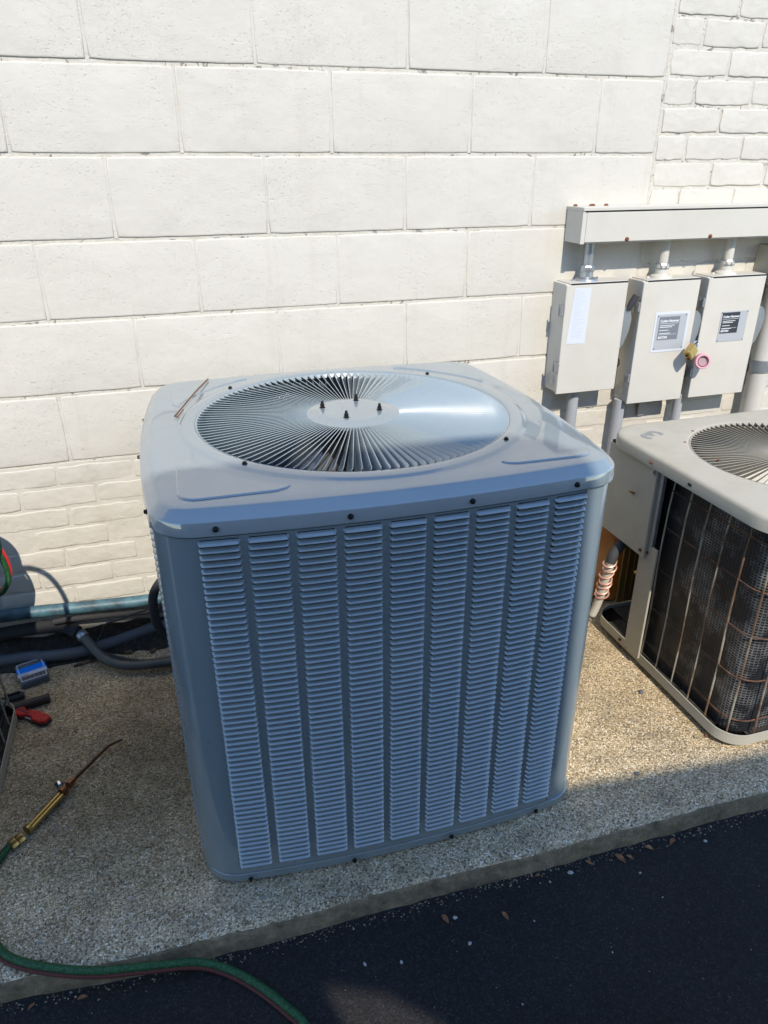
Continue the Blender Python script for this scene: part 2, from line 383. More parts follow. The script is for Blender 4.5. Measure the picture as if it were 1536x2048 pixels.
# concrete pad: rough rounded front lip
xs = [-3 + i*.03 for i in range(int(6.4/.03)+1)]
def lip_y(x):
    t = [(-3, -1.02), (-.39, -1.112), (-.1, -1.138), (.21, -1.147), (.55, -1.150), (.93, -1.157), (1.41, -1.163), (3.5, -1.18)]
    for (a, ya), (c_, yc) in zip(t, t[1:]):
        if a <= x <= c_: return ya+(yc-ya)*(x-a)/(c_-a)
    return t[-1][1]
rnd = random.Random(3); ph = [0]
rows = [[] for _ in range(8)]
for x in xs:
    ph[0] = .8*ph[0] + rnd.uniform(-.0022, .0022); y = lip_y(x)+ph[0]; q = rnd.uniform(-.0015, .0015)
    prof = [(y+.9, 0), (y+.08, 0), (y+.022, -.0008), (y+.010, -.004+q), (y+.003, -.010+q), (y+rnd.uniform(-.001,.001), -.02), (y-.003+rnd.uniform(-.002,.002), -.045), (y-.006, -.075)]
    for r, (yy, zz) in zip(rows, prof): r.append((x, yy, zz))
rows.insert(0, [(x, .05, 0) for x in xs])
b = MB(); b.rings(rows, closed=False)
pad = tag(b.build('concrete_pad', [M['pad'], M['pad_face']], angle=60), kind='structure')
for f in pad.data.polygons:
    if f.index // (len(xs)-1) >= 5: f.material_index = 1

wall = MB().box((-3, .0027, -.1), (3.6, .24, 3.4)).build('painted_wall', M['mortar'], smooth=False)
tag(wall, 'white painted wall of concrete blocks above thin brick courses', 'wall')
def unit_mesh(name, wd, ht, seed, jag, bev, material, seg=(9, 4), depth=.009, proud=0.0):
    """one masonry unit: face at y=-proud, uneven arrises"""
    r = random.Random(seed); nx, nz = seg; pts = []
    def edge(p0, p1, k):
        for i in range(k): pts.append((p0[0]+(p1[0]-p0[0])*i/k, p0[1]+(p1[1]-p0[1])*i/k))
    a, c_ = wd/2, ht/2
    edge((-a,-c_),(a,-c_),nx); edge((a,-c_),(a,c_),nz); edge((a,c_),(-a,c_),nx); edge((-a,c_),(-a,-c_),nz)
    cor = {0, nx, nx+nz, 2*nx+nz}; P = []
    for i, (x, z) in enumerate(pts):
        x += r.uniform(-jag, jag); z += r.uniform(-jag, jag)
        if i in cor: x *= 1-1.2*bev/a; z *= 1-1.2*bev/c_
        P.append((x, z))
    def ring(ins, y, j=0):
        return [(x*(1-ins/a), y+r.uniform(-j, j), z*(1-ins/c_)) for x, z in P]
    R = [ring(0, depth), ring(0, .0026-proud, .0004), ring(bev*.45, .0007-proud, .0003), ring(bev, -proud, .0003), ring(bev*3.2, -proud-.0003, .0004)]
    b = MB(); b.rings(R, True, False, False); k = len(R[0]); b.v.append((0, -proud-.0002, 0)); ci = len(b.v)-1; base = (len(R)-1)*k
    b.f += [(base+i, base+(i+1) % k, ci) for i in range(k)]
    return b.build(name, material, wall, angle=50)
rw = random.Random(11)
MB().box((-3, .0006, -.1), (3.5, .006, .6425)).build('brick_mortar', M['brick'], wall, smooth=False)
MB().box((1.634, .0020, .6445), (3.5, .006, 3.3)).build('brick_mortar', M['mortar'], wall, smooth=False)
JOINT = {  # measured perpend joints per course, lowest course first (course base z = .644 + .2032 i)
 0: [-1.434,-1.028,-.62,-.218,.20,.61,1.021,1.425], 1: [-1.63,-1.22,-.80,-.395,.014,.4195,.818,1.2145],
 2: [-1.43,-1.02,-.61,-.201,.205,.6055,1.0125,1.42], 3: [-1.62,-1.21,-.81,-.40,.004,.411,.8135,1.2205],
 4: [-1.43,-1.02,-.61,-.212,.199,.600,1.007,1.4185], 5: [-1.63,-1.22,-.81,-.404,.0015,.406,.817,1.2285],
 6: [-1.43,-1.02,-.61,-.205,.20,.605,1.01,1.42], 7: [-1.62,-1.21,-.81,-.40,.004,.408,.815,1.222], 8: [-1.43,-1.02,-.61,-.205,.20,.605,1.01,1.42]}
for i, js in JOINT.items():
    e = js + [1.631]; z0 = .644+.2032*i
    for x0 in js:
        q_ = MB(); R_ = []
        for k_ in range(9):
            zz = z0+.004+(.2032-.008)*k_/8; yy = rw.uniform(.0004, .0022)
            R_.append([(x0-.006, .006, zz), (x0-.0045, yy+.0008, zz), (x0+rw.uniform(-.001,.001), yy, zz), (x0+.0045, yy+.0006, zz), (x0+.006, .006, zz)])
        q_.rings(R_, closed=False); q_.build('mortar_joint', M['block'], wall)
    for x0, x1 in zip(e, e[1:]):
        g = .0085 if i else .009; vj = rw.choice([.003, .0045, .006, .0035])
        o = unit_mesh('block', x1-x0-vj, .2032-g, rw.random(), .0007, .0016, M['block'])
        o.location = ((x0+x1)/2, rw.uniform(-.0008, .0008), z0+.1016); o.rotation_euler = (rw.uniform(-.004,.004), 0, rw.uniform(-.002,.002))
def brick_course(z0, ht, xa, xb, start, pitch, soft):
    x = start
    while x < xb-.02:
        a, c_ = max(x, xa), min(x+pitch, xb)
        if c_-a > .03:
            o = unit_mesh('brick', c_-a-rw.uniform(.006,.011), ht-rw.uniform(.008,.012), rw.random(), .0021, .0013 if soft else .0014, M['brick'], (9, 4), proud=rw.uniform(-.0006, .0016))
            o.location = ((a+c_)/2, rw.uniform(-.001, .001), z0+ht/2+rw.uniform(-.001,.001)); o.rotation_euler = (rw.uniform(-.022,.022), rw.uniform(-.006,.006), rw.uniform(-.006,.006))
        x += pitch
for k in range(9):
    z1 = .640-.068*k
    brick_course(z1-.068, .068, -1.5, 2.6, -1.55+(.107 if k % 2 else 0)+rw.uniform(-.02,.02), .2135, True)
for k in range(-13, 9):
    z0 = 1.667+.0768*k
    brick_course(z0, .0768, 1.636, 2.6, (1.745 if k % 2 else 1.855)-.2135, .2135, False)

# unseen board added behind the camera, outlined to throw the shade over the pad
Y = -3.8
def hh(y, z): return z+(y-Y)*TAN
prof = [(-2.6, -.05), (-2.6, hh(-.85, .917)), (.66, hh(-.85, .917)), (.755, hh(-.861, .917)), (.806, hh(-.889, .917)), (.834, hh(-.944, .917)), (.845, hh(-1.0, .917)), (.856, hh(-1.12, .917)),
        (.866, hh(-.99, 0)+.02), (.888, hh(-.993, 0)), (1.23, hh(-1.029, 0)), (1.51, hh(-1.049, 0)), (3.2, hh(-1.07, 0)), (3.2, -.05)]
hole = [(.222, hh(-1.240, -.06)), (.252, hh(-1.345, -.06)), (.285, hh(-1.48, -.06)), (.46, hh(-1.48, -.06)), (.43, hh(-1.378, -.06)), (.345, hh(-1.296, -.06))]  # opening cut in the added board to lay the lit patch on the asphalt
bm = bmesh.new()
def loop(pts, y): return [bm.verts.new((x, y, z)) for x, z in pts]
o_ = loop(prof, 0); h_ = loop(hole, 0)
ed = [bm.edges.new((L[i], L[(i+1) % len(L)])) for L in (o_, h_) for i in range(len(L))]
bmesh.ops.triangle_fill(bm, use_beauty=True, edges=ed)
ex = bmesh.ops.extrude_face_region(bm, geom=bm.faces[:]); bmesh.ops.translate(bm, vec=(0, -.03, 0), verts=[q for q in ex['geom'] if isinstance(q, bmesh.types.BMVert)])
bmesh.ops.recalc_face_normals(bm, faces=bm.faces[:])
me = bpy.data.meshes.new('shade_screen'); bm.to_mesh(me); bm.free(); me.materials.append(M['screen'])
o = bpy.data.objects.new('shade_screen', me); C.objects.link(o); o.location = (0, Y, 0)
tag(o, 'unseen stepped grey board added behind the camera to cast the shade', 'wall')

# ------------------------------------------------------------------ main air conditioner
def outline(hx, hy, r, sag, off=0.0, ns=22, nc=9):
    """bowed, round cornered plan; returns [(x, y, nx, ny)] counter-clockwise from the front left"""
    pts = []
    ix, iy = hx-r, hy-r
    def side(p0, p1, nrm):
        L = math.hypot(p1[0]-p0[0], p1[1]-p0[1]); half = L/2
        R = (half*half+sag*sag)/(2*sag) if sag > 1e-5 else None; out = []
        for i in range(ns+1):
            t = -1+2*i/ns; mx = (p0[0]+p1[0])/2+(p1[0]-p0[0])/2*t; my = (p0[1]+p1[1])/2+(p1[1]-p0[1])/2*t
            if R:
                s = t*half; d = math.sqrt(R*R-s*s)-(R-sag)-sag
                tx, ty = (p1[0]-p0[0])/L, (p1[1]-p0[1])/L
                nx, ny = nrm[0]*math.sqrt(1-(s/R)**2)+tx*s/R, nrm[1]*math.sqrt(1-(s/R)**2)+ty*s/R
            else: d = 0; nx, ny = nrm
            out.append((mx+nrm[0]*d, my+nrm[1]*d, nx, ny))
        return out
    q = sag
    cs = [(-ix+q, -iy), (ix-q, -iy)], [(ix, -iy+q), (ix, iy-q)], [(ix-q, iy), (-ix+q, iy)], [(-ix, iy-q), (-ix, -iy+q)]
    S = [side(*c_, nrm) for c_, nrm in zip(cs, ((0,-1),(1,0),(0,1),(-1,0)))]
    for k in range(4):
        s = S[k]; e = S[(k+1) % 4]
        for x, y, nx, ny in s: pts.append((x+nx*(r+off), y+ny*(r+off), nx, ny))
        a0 = math.atan2(s[-1][3], s[-1][2]); a1 = math.atan2(e[0][3], e[0][2])
        while a1 < a0: a1 += 2*PI
        x0, y0 = s[-1][:2]; x1, y1 = e[0][:2]
        for i in range(1, nc):
            t = i/nc; a = a0+(a1-a0)*t; x, y = x0+(x1-x0)*t, y0+(y1-y0)*t
            # quarter turn about the midpoint of the two inner corners
            pts.append((x+math.cos(a)*(r+off), y+math.sin(a)*(r+off), math.cos(a), math.sin(a)))
    return pts
def vane_mesh(name, r0, r1, w0, w1, tilt, material, tipf=.05, th=.0011):
    st = [0, .06, .25, .5, .75, 1-tipf*2.2, 1-tipf, 1.0]; R = []
    for i, t in enumerate(st):
        r = r0+(r1-r0)*t; wd = w0+(w1-w0)*t; a = tilt
        if t == 0: wd *= .45
        if t > .999: wd *= .45; a = tilt+.35
        elif t > 1-tipf*1.1: wd *= .85; a = tilt+.12
        sx, cz = math.sin(a), math.cos(a)
        bow = .10*wd
        top = (wd*sx/2, 0.0); bot = (-wd*sx/2, -wd*cz); mid = (-bow*cz*.7, -wd*cz*.45)
        nx, nz = cz*th, sx*th
        R.append([(r, top[0], top[1]+.0006), (r, mid[0], mid[1]), (r, bot[0], bot[1]), (r, bot[0]+nx, bot[1]-nz*.5), (r, mid[0]+nx, mid[1]-nz), (r, top[0]+nx, top[1]-nz*.2)])
    b = MB(); b.rings(R, True, True, True)
    return b
def rotz(a, z=0): return Matrix.Translation((0, 0, z)) @ Matrix.Rotation(a, 4, 'Z')

HX, HY, RR, SAG = .473, .450, .085, .020
CX = .485
AC = empty('air_conditioner', (CX, -.618, 0), math.radians(-1.2))
tag(AC, 'large blue-grey air conditioner with louvered front in the middle of the pad', 'air conditioner')
def oring(z, off): return [(x, y, z) for x, y, *_ in outline(HX, HY, RR, SAG, off)]
# shell
b = MB(); b.rings([oring(.03, -.012), oring(.030, -.006), oring(.872, -.006), oring(.885, -.012), oring(.885, -.05)])
b.rings([oring(.03, -.016), oring(.88, -.016)])
body = b.build('cabinet', M['grey'], AC)
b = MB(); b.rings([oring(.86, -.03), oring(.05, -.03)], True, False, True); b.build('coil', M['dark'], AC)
b = MB(); b.rings([oring(.006, -.02), oring(.006, -.006), oring(.009, -.0025), oring(.0295, -.0012), oring(.0308, -.0026), oring(.0308, -.012)], True, True, False); b.build('base_pan', M['grey'], AC)
# top cover
ol = outline(HX, HY, RR, SAG, 0)
ang = [math.atan2(y, x) for x, y, *_ in ol]
def circ(r, z): return [(r*math.cos(a), r*math.sin(a), z) for a in ang]
R = [oring(.872, -.004), oring(.8665, .001), oring(.868, .0028), oring(.8915, .0006), oring(.8935, -.0006), oring(.8955, -.0026), oring(.9085, -.0162), oring(.9105, -.0188), oring(.9119, -.0222)]
R += [oring(.9126, -.0265), oring(.9142, -.038)]
base6 = oring(.9142, -.038)
for t in (.35, .7):
    R.append([((1-t)*x+t*.397*math.cos(a), (1-t)*y+t*.397*math.sin(a), .9142+.0018*t) for (x, y, z), a in zip(base6, ang)])
R += [circ(.395, .9160), circ(.391, .9168), circ(.386, .9203), circ(.382, .9212), circ(.364, .9216), circ(.357, .9206), circ(.354, .9170), circ(.353, .9100), circ(.356, .86)]
b = MB(); b.rings(R); cover = b.build('top_cover', M['grey'], AC, angle=50)
# raised corner panels pressed into the cover
def corner_panel():
    hx, hy, r, rc = HX-.072, HY-.064, .4225, .035
    a0 = math.acos(min(1, hx/r)); a1 = math.asin(min(1, hy/r))
    xt = math.sqrt(r*r-hy*hy); yt = math.sqrt(r*r-hx*hx)
    P = arc(hx-rc, yt+.030, rc*.0+.001, 0, .1, 1)[:0]
    P += [(hx-.007, yt+.040), (hx-.001, yt+.058), (hx, yt+.07)]
    P += arc(hx-rc, hy-rc, rc, 0, PI/2, 6)
    P += [(xt+.07, hy), (xt+.058, hy-.001), (xt+.040, hy-.007), (xt+.031, hy-.017)]
    aa, ab = math.atan2(hy-.017, xt+.031), math.atan2(yt+.031, hx-.017)
    P += [(r*1.003*math.cos(t), r*1.003*math.sin(t)) for t in [aa+(ab-aa)*i/12 for i in range(1, 12)]]
    P += [(hx-.017, yt+.031)]
    return P
cp = corner_panel()
for sx_, sy_ in ((1,1),(-1,1),(-1,-1),(1,-1)):
    P = [(x*sx_, y*sy_) for x, y in cp]
    if sx_*sy_ < 0: P.reverse()
    MB().prism(P, .910, .9180, .0024).build('corner_panel', M['grey'], cover, angle=25)
# grille
NV = 120
gr = MB().lathe([(.346, -.012), (.350, -.0045), (.3545, -.0035), (.3545, -.0075)], 96, (0,0,.922), False, False).build('fan_grille', M['vane'], AC)
v0 = vane_mesh('vane', .100, .3515, .013, .029, math.radians(31), M['vane'], .05, .0016).build('vane', M['vane'], gr, angle=40)
v0.matrix_local = rotz(0, .920)
for k in range(1, NV): inst(v0, gr, rotz(2*PI*k/NV, .920))
hub = MB().lathe([(.0, .004), (.070, .004), (.080, .0038), (.086, .0015), (.092, -.0005), (.104, -.0012), (.1075, -.003), (.1075, -.010), (.09, -.010)], 64, (0,0,.922), True, False).build('hub', M['grey'], gr, angle=60)
for px, py in ((.42,-.594),(.508,-.561),(.542,-.648),(.457,-.68)):
    x, y = px-CX, py+.617+.012
    b = MB().lathe([(.0095, 0), (.0095, .0015), (.0065, .0018), (.0068, .006), (.0068, .0125), (.0045, .013), (.0042, .021), (.0030, .0225)], 12, (0,0,0), True, True)
    q = b.build('bolt', M['black'], gr); q.location = (x, y, .9255); q.scale = (.75, .75, .72)
# inside: motor and blades
MB().lathe([(.07, -.02), (.075, -.03), (.075, -.15), (.05, -.16)], 32, (0,0,.91)).build('fan_motor', M['dark'], AC)
for k in range(3):
    b = MB(); R = []
    for i in range(9):
        t = i/8; r = .06+.27*t; wv_ = .10+.10*t; a0 = 2*PI*k/3+.25*t
        R.append([(r*math.cos(a0+wv_*s/r*.55), r*math.sin(a0+wv_*s/r*.55), .80-.05*s) for s in (-.8,-.3,.3,.8)])
    b.rings(R, closed=False); b.build('fan_blade', M['galv'], AC, fix=False)
# front louver panel (wraps the left corner, ends at a seam before the right corner)
olp = outline(HX, HY, RR, SAG, 0.0)
def front_strip(off, xa, xb):
    s = [p for p in outline(HX, HY, RR, SAG, off, 40, 12)]
    k0 = min(range(len(s)), key=lambda i: (s[i][0]-xa)**2+(s[i][1]+HY*.80)**2 if xa < -.4 else 9)
    n_ = len(s); out = []; i = k0
    while True:
        out.append(s[i % n_]); i += 1
        if s[i % n_][1] < 0 and s[i % n_][0] > xb and s[i % n_][0] > 0: break
    return out
st_ = front_strip(-.0015, -.475, .364); stb = front_strip(-.0062, -.475, .364)
b = MB()
b.rings([[(x, y, z) for x, y, *_ in q] for q, z in ((stb, .0345), (st_, .0345), (st_, .864), (stb, .864))], closed=False)
q0 = len(b.v)
for idx_ in (0, -1):
    a_, c_ = st_[idx_], stb[idx_]
    b.add([(a_[0],a_[1],.0345),(a_[0],a_[1],.864),(c_[0],c_[1],.864),(c_[0],c_[1],.0345)], [(0,1,2,3)])
panel = b.build('louver_panel', M['grey'], AC, angle=45)
# dark seam between panel and corner post
b = MB(); a_ = st_[-1]; b.box((a_[0]+.0002, a_[1]+.0016, .035), (a_[0]+.0030, a_[1]+.012, .862)); b.build('panel_seam', M['dark'], AC)
LW, LP = .0720, .0134
def louver(wd):
    prof_ = [(.0010, .0072), (-.0020, .0058), (-.0055, .0037), (-.0086, .0018), (-.0098, .0008), (-.0101, -.0004), (-.0094, -.0010), (-.0085, -.0006)]
    xs_ = [-.5, -.480, -.455, -.41, 0, .41, .455, .480, .5]; R = []
    for xf in xs_:
        a = abs(xf); k = 0.0 if a > .499 else (.38 if a > .47 else (.80 if a > .45 else 1.0))
        drop = .0085 if a > .499 else (.0045 if a > .47 else (.0012 if a > .45 else 0))
        R.append([(xf*wd, y*k+.0003, max(z-drop*(z/.0072)*.55, -.0010) if k > 0 else .0006+z*.25) for y, z in prof_])
    b = MB(); b.rings(R, closed=False)
    n0 = len(b.v)   # opening under the lip
    b.add([(-.44*wd, -.0085, -.0002), (.44*wd, -.0085, -.0002), (.44*wd, .0010, .0), (-.44*wd, .0010, .0)], [(0,1,2,3)])
    return b
def surf(x):   # front face of the panel at local x
    best = min(outline(HX, HY, RR, SAG, -.0015, 160, 4), key=lambda p: abs(p[0]-x)+(9 if p[1] > 0 else 0)); return best
lb = louver(LW)
lv = lb.build('louver', M['grey'], panel, angle=55, fix=False)
COLX = [-.3410+.0832*i for i in range(9)]; ROWS = 60; ZT = .8515
first = True; rest = MB(); TOPROWS = 33
slot = MB()
lcol = []
for x in COLX:
    p = surf(x); a = math.atan2(p[2], -p[3]); lcol.append(Matrix.Translation((x, p[1], 0)) @ Matrix.Rotation(a, 4, 'Z'))
for mcol in lcol:     # dark faces on the uncut panel, shade of the slots put in as colour
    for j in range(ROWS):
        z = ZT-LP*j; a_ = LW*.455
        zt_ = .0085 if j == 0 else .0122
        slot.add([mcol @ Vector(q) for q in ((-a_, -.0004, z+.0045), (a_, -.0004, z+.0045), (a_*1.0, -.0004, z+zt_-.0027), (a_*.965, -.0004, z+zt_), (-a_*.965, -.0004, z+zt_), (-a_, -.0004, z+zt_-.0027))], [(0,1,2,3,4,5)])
tag(slot.build('louver_slot_shade', M['dark'], panel, smooth=False, fix=False), kind='stuff')
for j in range(ROWS):
    z = ZT-LP*j
    for mcol in lcol:
        mw = Matrix.Translation((0, 0, z)) @ mcol
        if j < TOPROWS:
            if first: lv.matrix_local = mw; first = False
            else: inst(lv, panel, mw)
        else: rest.add([mw @ Vector(q) for q in lb.v], lb.f)
tag(rest.build('lower_louvers', M['grey'], panel, angle=55, fix=False), kind='stuff')
# side louvers, seen edge on
side_l = MB(); sp = [p for p in outline(HX, HY, RR, SAG, -.006, 160, 4)]
for k in range(9):
    y = -.33+.0832*k; p = min(sp, key=lambda q: abs(q[1]-y)+(9 if q[0] > 0 else 0))
    for side in (-1,):
        mcol = Matrix.Translation((side*abs(p[0]), y, 0)) @ Matrix.Rotation(side*PI/2, 4, 'Z') @ Matrix.Diagonal((1, .45, 1, 1))
        for j in range(ROWS): side_l.add([Matrix.Translation((0,0,ZT-LP*j)) @ mcol @ Vector(q) for q in lb.v], lb.f)
tag(side_l.build('side_louvers', M['grey'], body, angle=55, fix=False), kind='stuff')
# screws
sm = MB().lathe([(.0058, 0), (.0058, .0012), (.0042, .0014), (.0042, .0048), (.003, .0056)], 8).build('screw', M['black'], cover)
def screw(x, y, z, nrm, par):
    q = inst(sm, par); nv = Vector(nrm).normalized(); q.matrix_local = Matrix.Translation((x, y, z)) @ nv.to_track_quat('Z', 'Y').to_matrix().to_4x4(); return q
scr = []
for px in (.141, .371, .599, .819):
    p = surf(px-CX); scr.append((px-CX, p[1]-.0028, .880, (0,-1,.05)))
for px in (.128, .359, .592, .815):
    p = surf(px-CX); scr.append((px-CX, p[1]-.0032, .017, (0,-1,0)))
for y in (-.33, -.05, .2):
    p = min(sp, key=lambda q: abs(q[1]-y)+(9 if q[0] > 0 else 0)); scr.append((p[0]-.0075, y, .880, (-1, 0, .05)))
for px, py in ((.223,-.337),(.746,-.363),(.746,-.89),(.216,-.868)):
    x, y = px-CX, py+.617; r = math.hypot(x, y); scr.append((x*.374/r, y*.374/r, .9212, (0,0,1)))
s0 = scr.pop(); sm.matrix_local = Matrix.Translation(s0[:3])
for q in scr: screw(*q, cover)

# brazing rod lying on the cover
b = MB(); pts = [(.091, -.546, .9265), (.112, -.478, .926), (.150, -.355, .926), (.188, -.237, .9225)]
b.tube(spline(pts, 5), .0019, 8); b.tube(spline([(.091,-.546,.9265),(.097,-.553,.9262),(.099,-.545,.926),(.112,-.50,.926)], 4), .0016, 8)
tag(b.build('brazing_rod', M['copper_dull']), 'thin bent brass brazing rod lying on the blue-grey cover', 'rod')

# ------------------------------------------------------------------ older tan units
def old_unit(name):
    U = empty(name, (0,0,0)); hx, hy, rr = .375, .365, .105
    def ring(z, off, ns=8, nc=10): return [(x, y, z) for x, y, *_ in outline(hx, hy, rr, 0, off, ns, nc)]
    def cr(r, z): return [(r*math.cos(math.atan2(y, x)), r*math.sin(math.atan2(y, x)), z) for x, y, *_ in outline(hx, hy, rr, 0, 0, 8, 10)]
    b = MB(); b.rings([ring(.018, -.06), ring(.018, -.035), ring(.020, -.032), ring(.052, -.032), ring(.0525, -.0345), ring(.040, -.0345), ring(.036, -.09)], True, True, True); b.build('base_pan', M['tan'], U)
    MB().rings([ring(.0405, -.036), ring(.042, -.20)], True, False, True).build('pan_floor', M['soil'], U)
    for x, y in ((-.25,-.25),(.25,-.25),(-.25,.25),(.25,.25)):
        MB().box((x-.04, y-.04, 0), (x+.04, y+.04, .0185), .004).build('foot', M['rubber'], U)
    R = [ring(.664, -.004), ring(.6625, 0), ring(.690, 0), ring(.697, -.0025), ring(.7005, -.008), ring(.7015, -.02), cr(.300, .7030), cr(.284, .7032), cr(.277, .7025), cr(.273, .699), cr(.273, .64)]
    tc = MB().rings(R).build('top_cover', M['tan'], U, angle=50)
    g = MB().lathe([(.268, -.010), (.271, -.002), (.2745, -.001), (.2745, -.006)], 72, (0,0,.7035), False, False).build('fan_grille', M['tan_vane'], U)
    vv = vane_mesh('vane', .055, .272, .009, .025, math.radians(30), M['tan_vane']).build('vane', M['tan_vane'], g, angle=40); vv.matrix_local = rotz(0, .7025)
    for k in range(1, 84): inst(vv, g, rotz(2*PI*k/84, .7025))
    MB().lathe([(0, .004), (.045, .004), (.058, .001), (.062, -.003), (.062, -.009)], 40, (0,0,.7035), True, False).build('hub', M['tan_vane'], g)
    # coil with uv
    co = outline(hx, hy, rr, 0, -.058, 16, 10); n_ = len(co)
    # coil runs from the rear left post round the front to the right side
    sides = [i for i in range(n_)]
    start = min(sides, key=lambda i: abs(co[i][1]-.135)+(9 if co[i][0] > -.2 else 0))
    end = min(sides, key=lambda i: abs(co[i][1]-.30)+(9 if co[i][0] < .2 else 0))
    seq = []; i = start
    while True:
        seq.append(co[i % n_]); 
        if i % n_ == end: break
        i += 1
    s_ = [0]
    for p, q in zip(seq, seq[1:]): s_.append(s_[-1]+math.hypot(q[0]-p[0], q[1]-p[1]))
    b = MB(); b.rings([[(p[0], p[1], z) for p in seq] for z in (.042, .68)], closed=False)
    c_ = b.build('coil', M['coil'], U, fix=False); uvl = c_.data.uv_layers.new(name='UVMap')
    for lp in c_.data.loops:
        vi = lp.vertex_index; k = vi % len(seq); uvl.data[lp.index].uv = (s_[k], b.v[vi][2])
    b = MB(); b.rings([[(p[0]-p[2]*.02, p[1]-p[3]*.02, z) for p in seq] for z in (.05, .68)], closed=False); b.build('inner_liner', M['dark'], U)
    # guard wires
    go = outline(hx, hy, rr, 0, -.040, 40, 14); n_ = len(go)
    start = min(range(n_), key=lambda i: abs(go[i][1]-.060)+(9 if go[i][0] > -.2 else 0)); gs = []; i = start
    while True:
        gs.append(go[i % n_]); i += 1
        if go[i % n_][1] > .3 and go[i % n_][0] > .2: break
    acc = 0; nxt = .0; k = 0
    for p, q in zip(gs, gs[1:]):
        d = math.hypot(q[0]-p[0], q[1]-p[1])
        while nxt <= acc+d:
            t = (nxt-acc)/d; x, y = p[0]+(q[0]-p[0])*t, p[1]+(q[1]-p[1])*t; nx, ny = p[2], p[3]
            j = [random.uniform(-.003, .003) for _ in range(4)]; k += 1
            MB().tube([(x, y, .05), (x+j[0]-nx*.004, y+j[0]-ny*.004, .22), (x+j[1], y+j[1], .40), (x+j[2]-nx*.003, y+j[2]-ny*.003, .56), (x-nx*.012, y-ny*.012, .672)], .0026, 6).build('guard_wire', M['wire'], U)
            nxt += .0735
        acc += d
    for z in (.095, .225, .355, .49, .61):
        b = MB(); b.tube([(p[0]-p[2]*.0045, p[1]-p[3]*.0045, z+.003*math.sin(7*p[1]+5*p[0]+z*30)) for p in gs], .0022, 6, False); b.build('guard_wire', M['rust'], U)
    # control panel plate, lower post and hardware on the left side
    b = MB(); b.box((-.360, .105, .376), (-.355, .340, .660), .001); b.box((-.358, .103, .373), (-.335, .106, .660), .0008)
    cpn = b.build('control_panel', M['tan'], U)
    MB().box((-.352, .085, .37), (-.338, .108, .655), .002).build('panel_bracket', M['galv'], U)
    MB().box((-.350, .060, .036), (-.343, .135, .42), .0015).build('corner_post', M['tan'], U)
    b = MB(); b.box((-.345, .14, .37), (-.10, .352, .662)); b.build('electrical_box', M['dark'], U)
    b = MB().lathe([(.004, 0), (.0045, .004), (.0035, .012), (.002, .026), (.001, .027)], 10); q = b.build('valve_pin', M['brass'], U); q.location = (-.360, .192, .548); q.rotation_euler = (0, -PI/2+.5, 0)
    rs = MB().lathe([(.006, 0), (.006, .0012), (.004, .0015), (.004, .0045), (.0028, .005)], 8).build('screw', M['rust_screw'], U)
    spots = [(-.3765, .118, .678), (-.361, .120, .395), (-.351, .098, .395), (-.344, .165, .036), (-.344, .125, .036), (-.372, -.285, .036)]
    for i, q in enumerate(spots):
        s1 = rs if i == 0 else inst(rs, U); s1.matrix_local = Matrix.Translation(q) @ Matrix.Rotation(-PI/2, 4, 'Y')
    q = MB().lathe([(.0085, 0), (.0085, .002), (.005, .0025), (.005, .006), (.003, .0065)], 12).build('bolt', M['galv'], U); q.matrix_local = Matrix.Translation((-.361, .118, .645)) @ Matrix.Rotation(-PI/2, 4, 'Y')
    MB().box((-.3765, -.052, .673), (-.3735, -.038, .681), .0008).build('slot', M['dark'], U)
    for x, y in ((-.115, .245), (-.20, .17), (-.20, .03)):
        q = MB().lathe([(.005, 0), (.005, .001), (.003, .0025)], 8).build('screw', M['rust_screw'], U); q.location = (x-.03, y, .7022)
    return U
RU = old_unit('air_conditioner')
RU.location = (1.727, -.70, 0)
tag(RU, 'older tan air conditioner with a dirty exposed coil and the number 3 on top', 'air conditioner')
LU = copy_tree(RU); LU.location = (-.79, -.61, 0); LU.rotation_euler = (0, 0, 0)
tag(LU, 'older tan air conditioner at the left edge, only its base rail showing', 'air conditioner')
for ch in list(LU.children):     # its control panel faces away from the blue-grey unit
    if ch.name.split('.')[0] in ('control_panel', 'panel_bracket', 'corner_post', 'electrical_box', 'valve_pin', 'compressor', 'bolt', 'slot'):
        bpy.data.objects.remove(ch)
text_mesh('number', '3', .105, M['galv'], RU, Matrix.Translation((-.240, .246, .7028)) @ Matrix.Rotation(math.radians(112), 4, 'Z'), .0002, .0025)

# ------------------------------------------------------------------ electrical gear on the wall
# wireway
T = empty('cable_trough', (1.345, 0, 1.21)); tag(T, 'long beige metal cable trough fixed high above the switch boxes', 'cable trough')
MB().box((0, -.097, .0), (1.6, .0, .1), .0015).build('trough_body', M['beige'], T)
b = MB(); b.box((.012, -.1015, .004), (1.6, -.0968, .089), .0012); b.build('front_cover', M['beige'], T)
MB().box((-.0025, -.103, .0935), (1.6, .0, .1035), .001).build('lid', M['beige'], T)
MB().box((.006, -.1, .0888), (1.6, -.098, .0937)).build('lid_gap', M['dark'], T)
MB().box((-.002, -.1, -.001), (.012, -.0972, .092), .0008).build('end_flange', M['beige'], T)
rs = MB().lathe([(.007, 0), (.0065, .003), (.004, .006), (.0, .0065)], 8).build('screw', M['rust_screw'], T); rs.location = (.01, -.03, .1035)
for x, y in ((.062, -.035), (.072, -.03), (.115, -.035)): q = inst(rs, T); q.location = (x, y, .1035)
for x in (.160, .468): q = inst(rs, T); q.matrix_local = Matrix.Translation((x, -.1015, .010)) @ Matrix.Rotation(PI/2, 4, 'X')

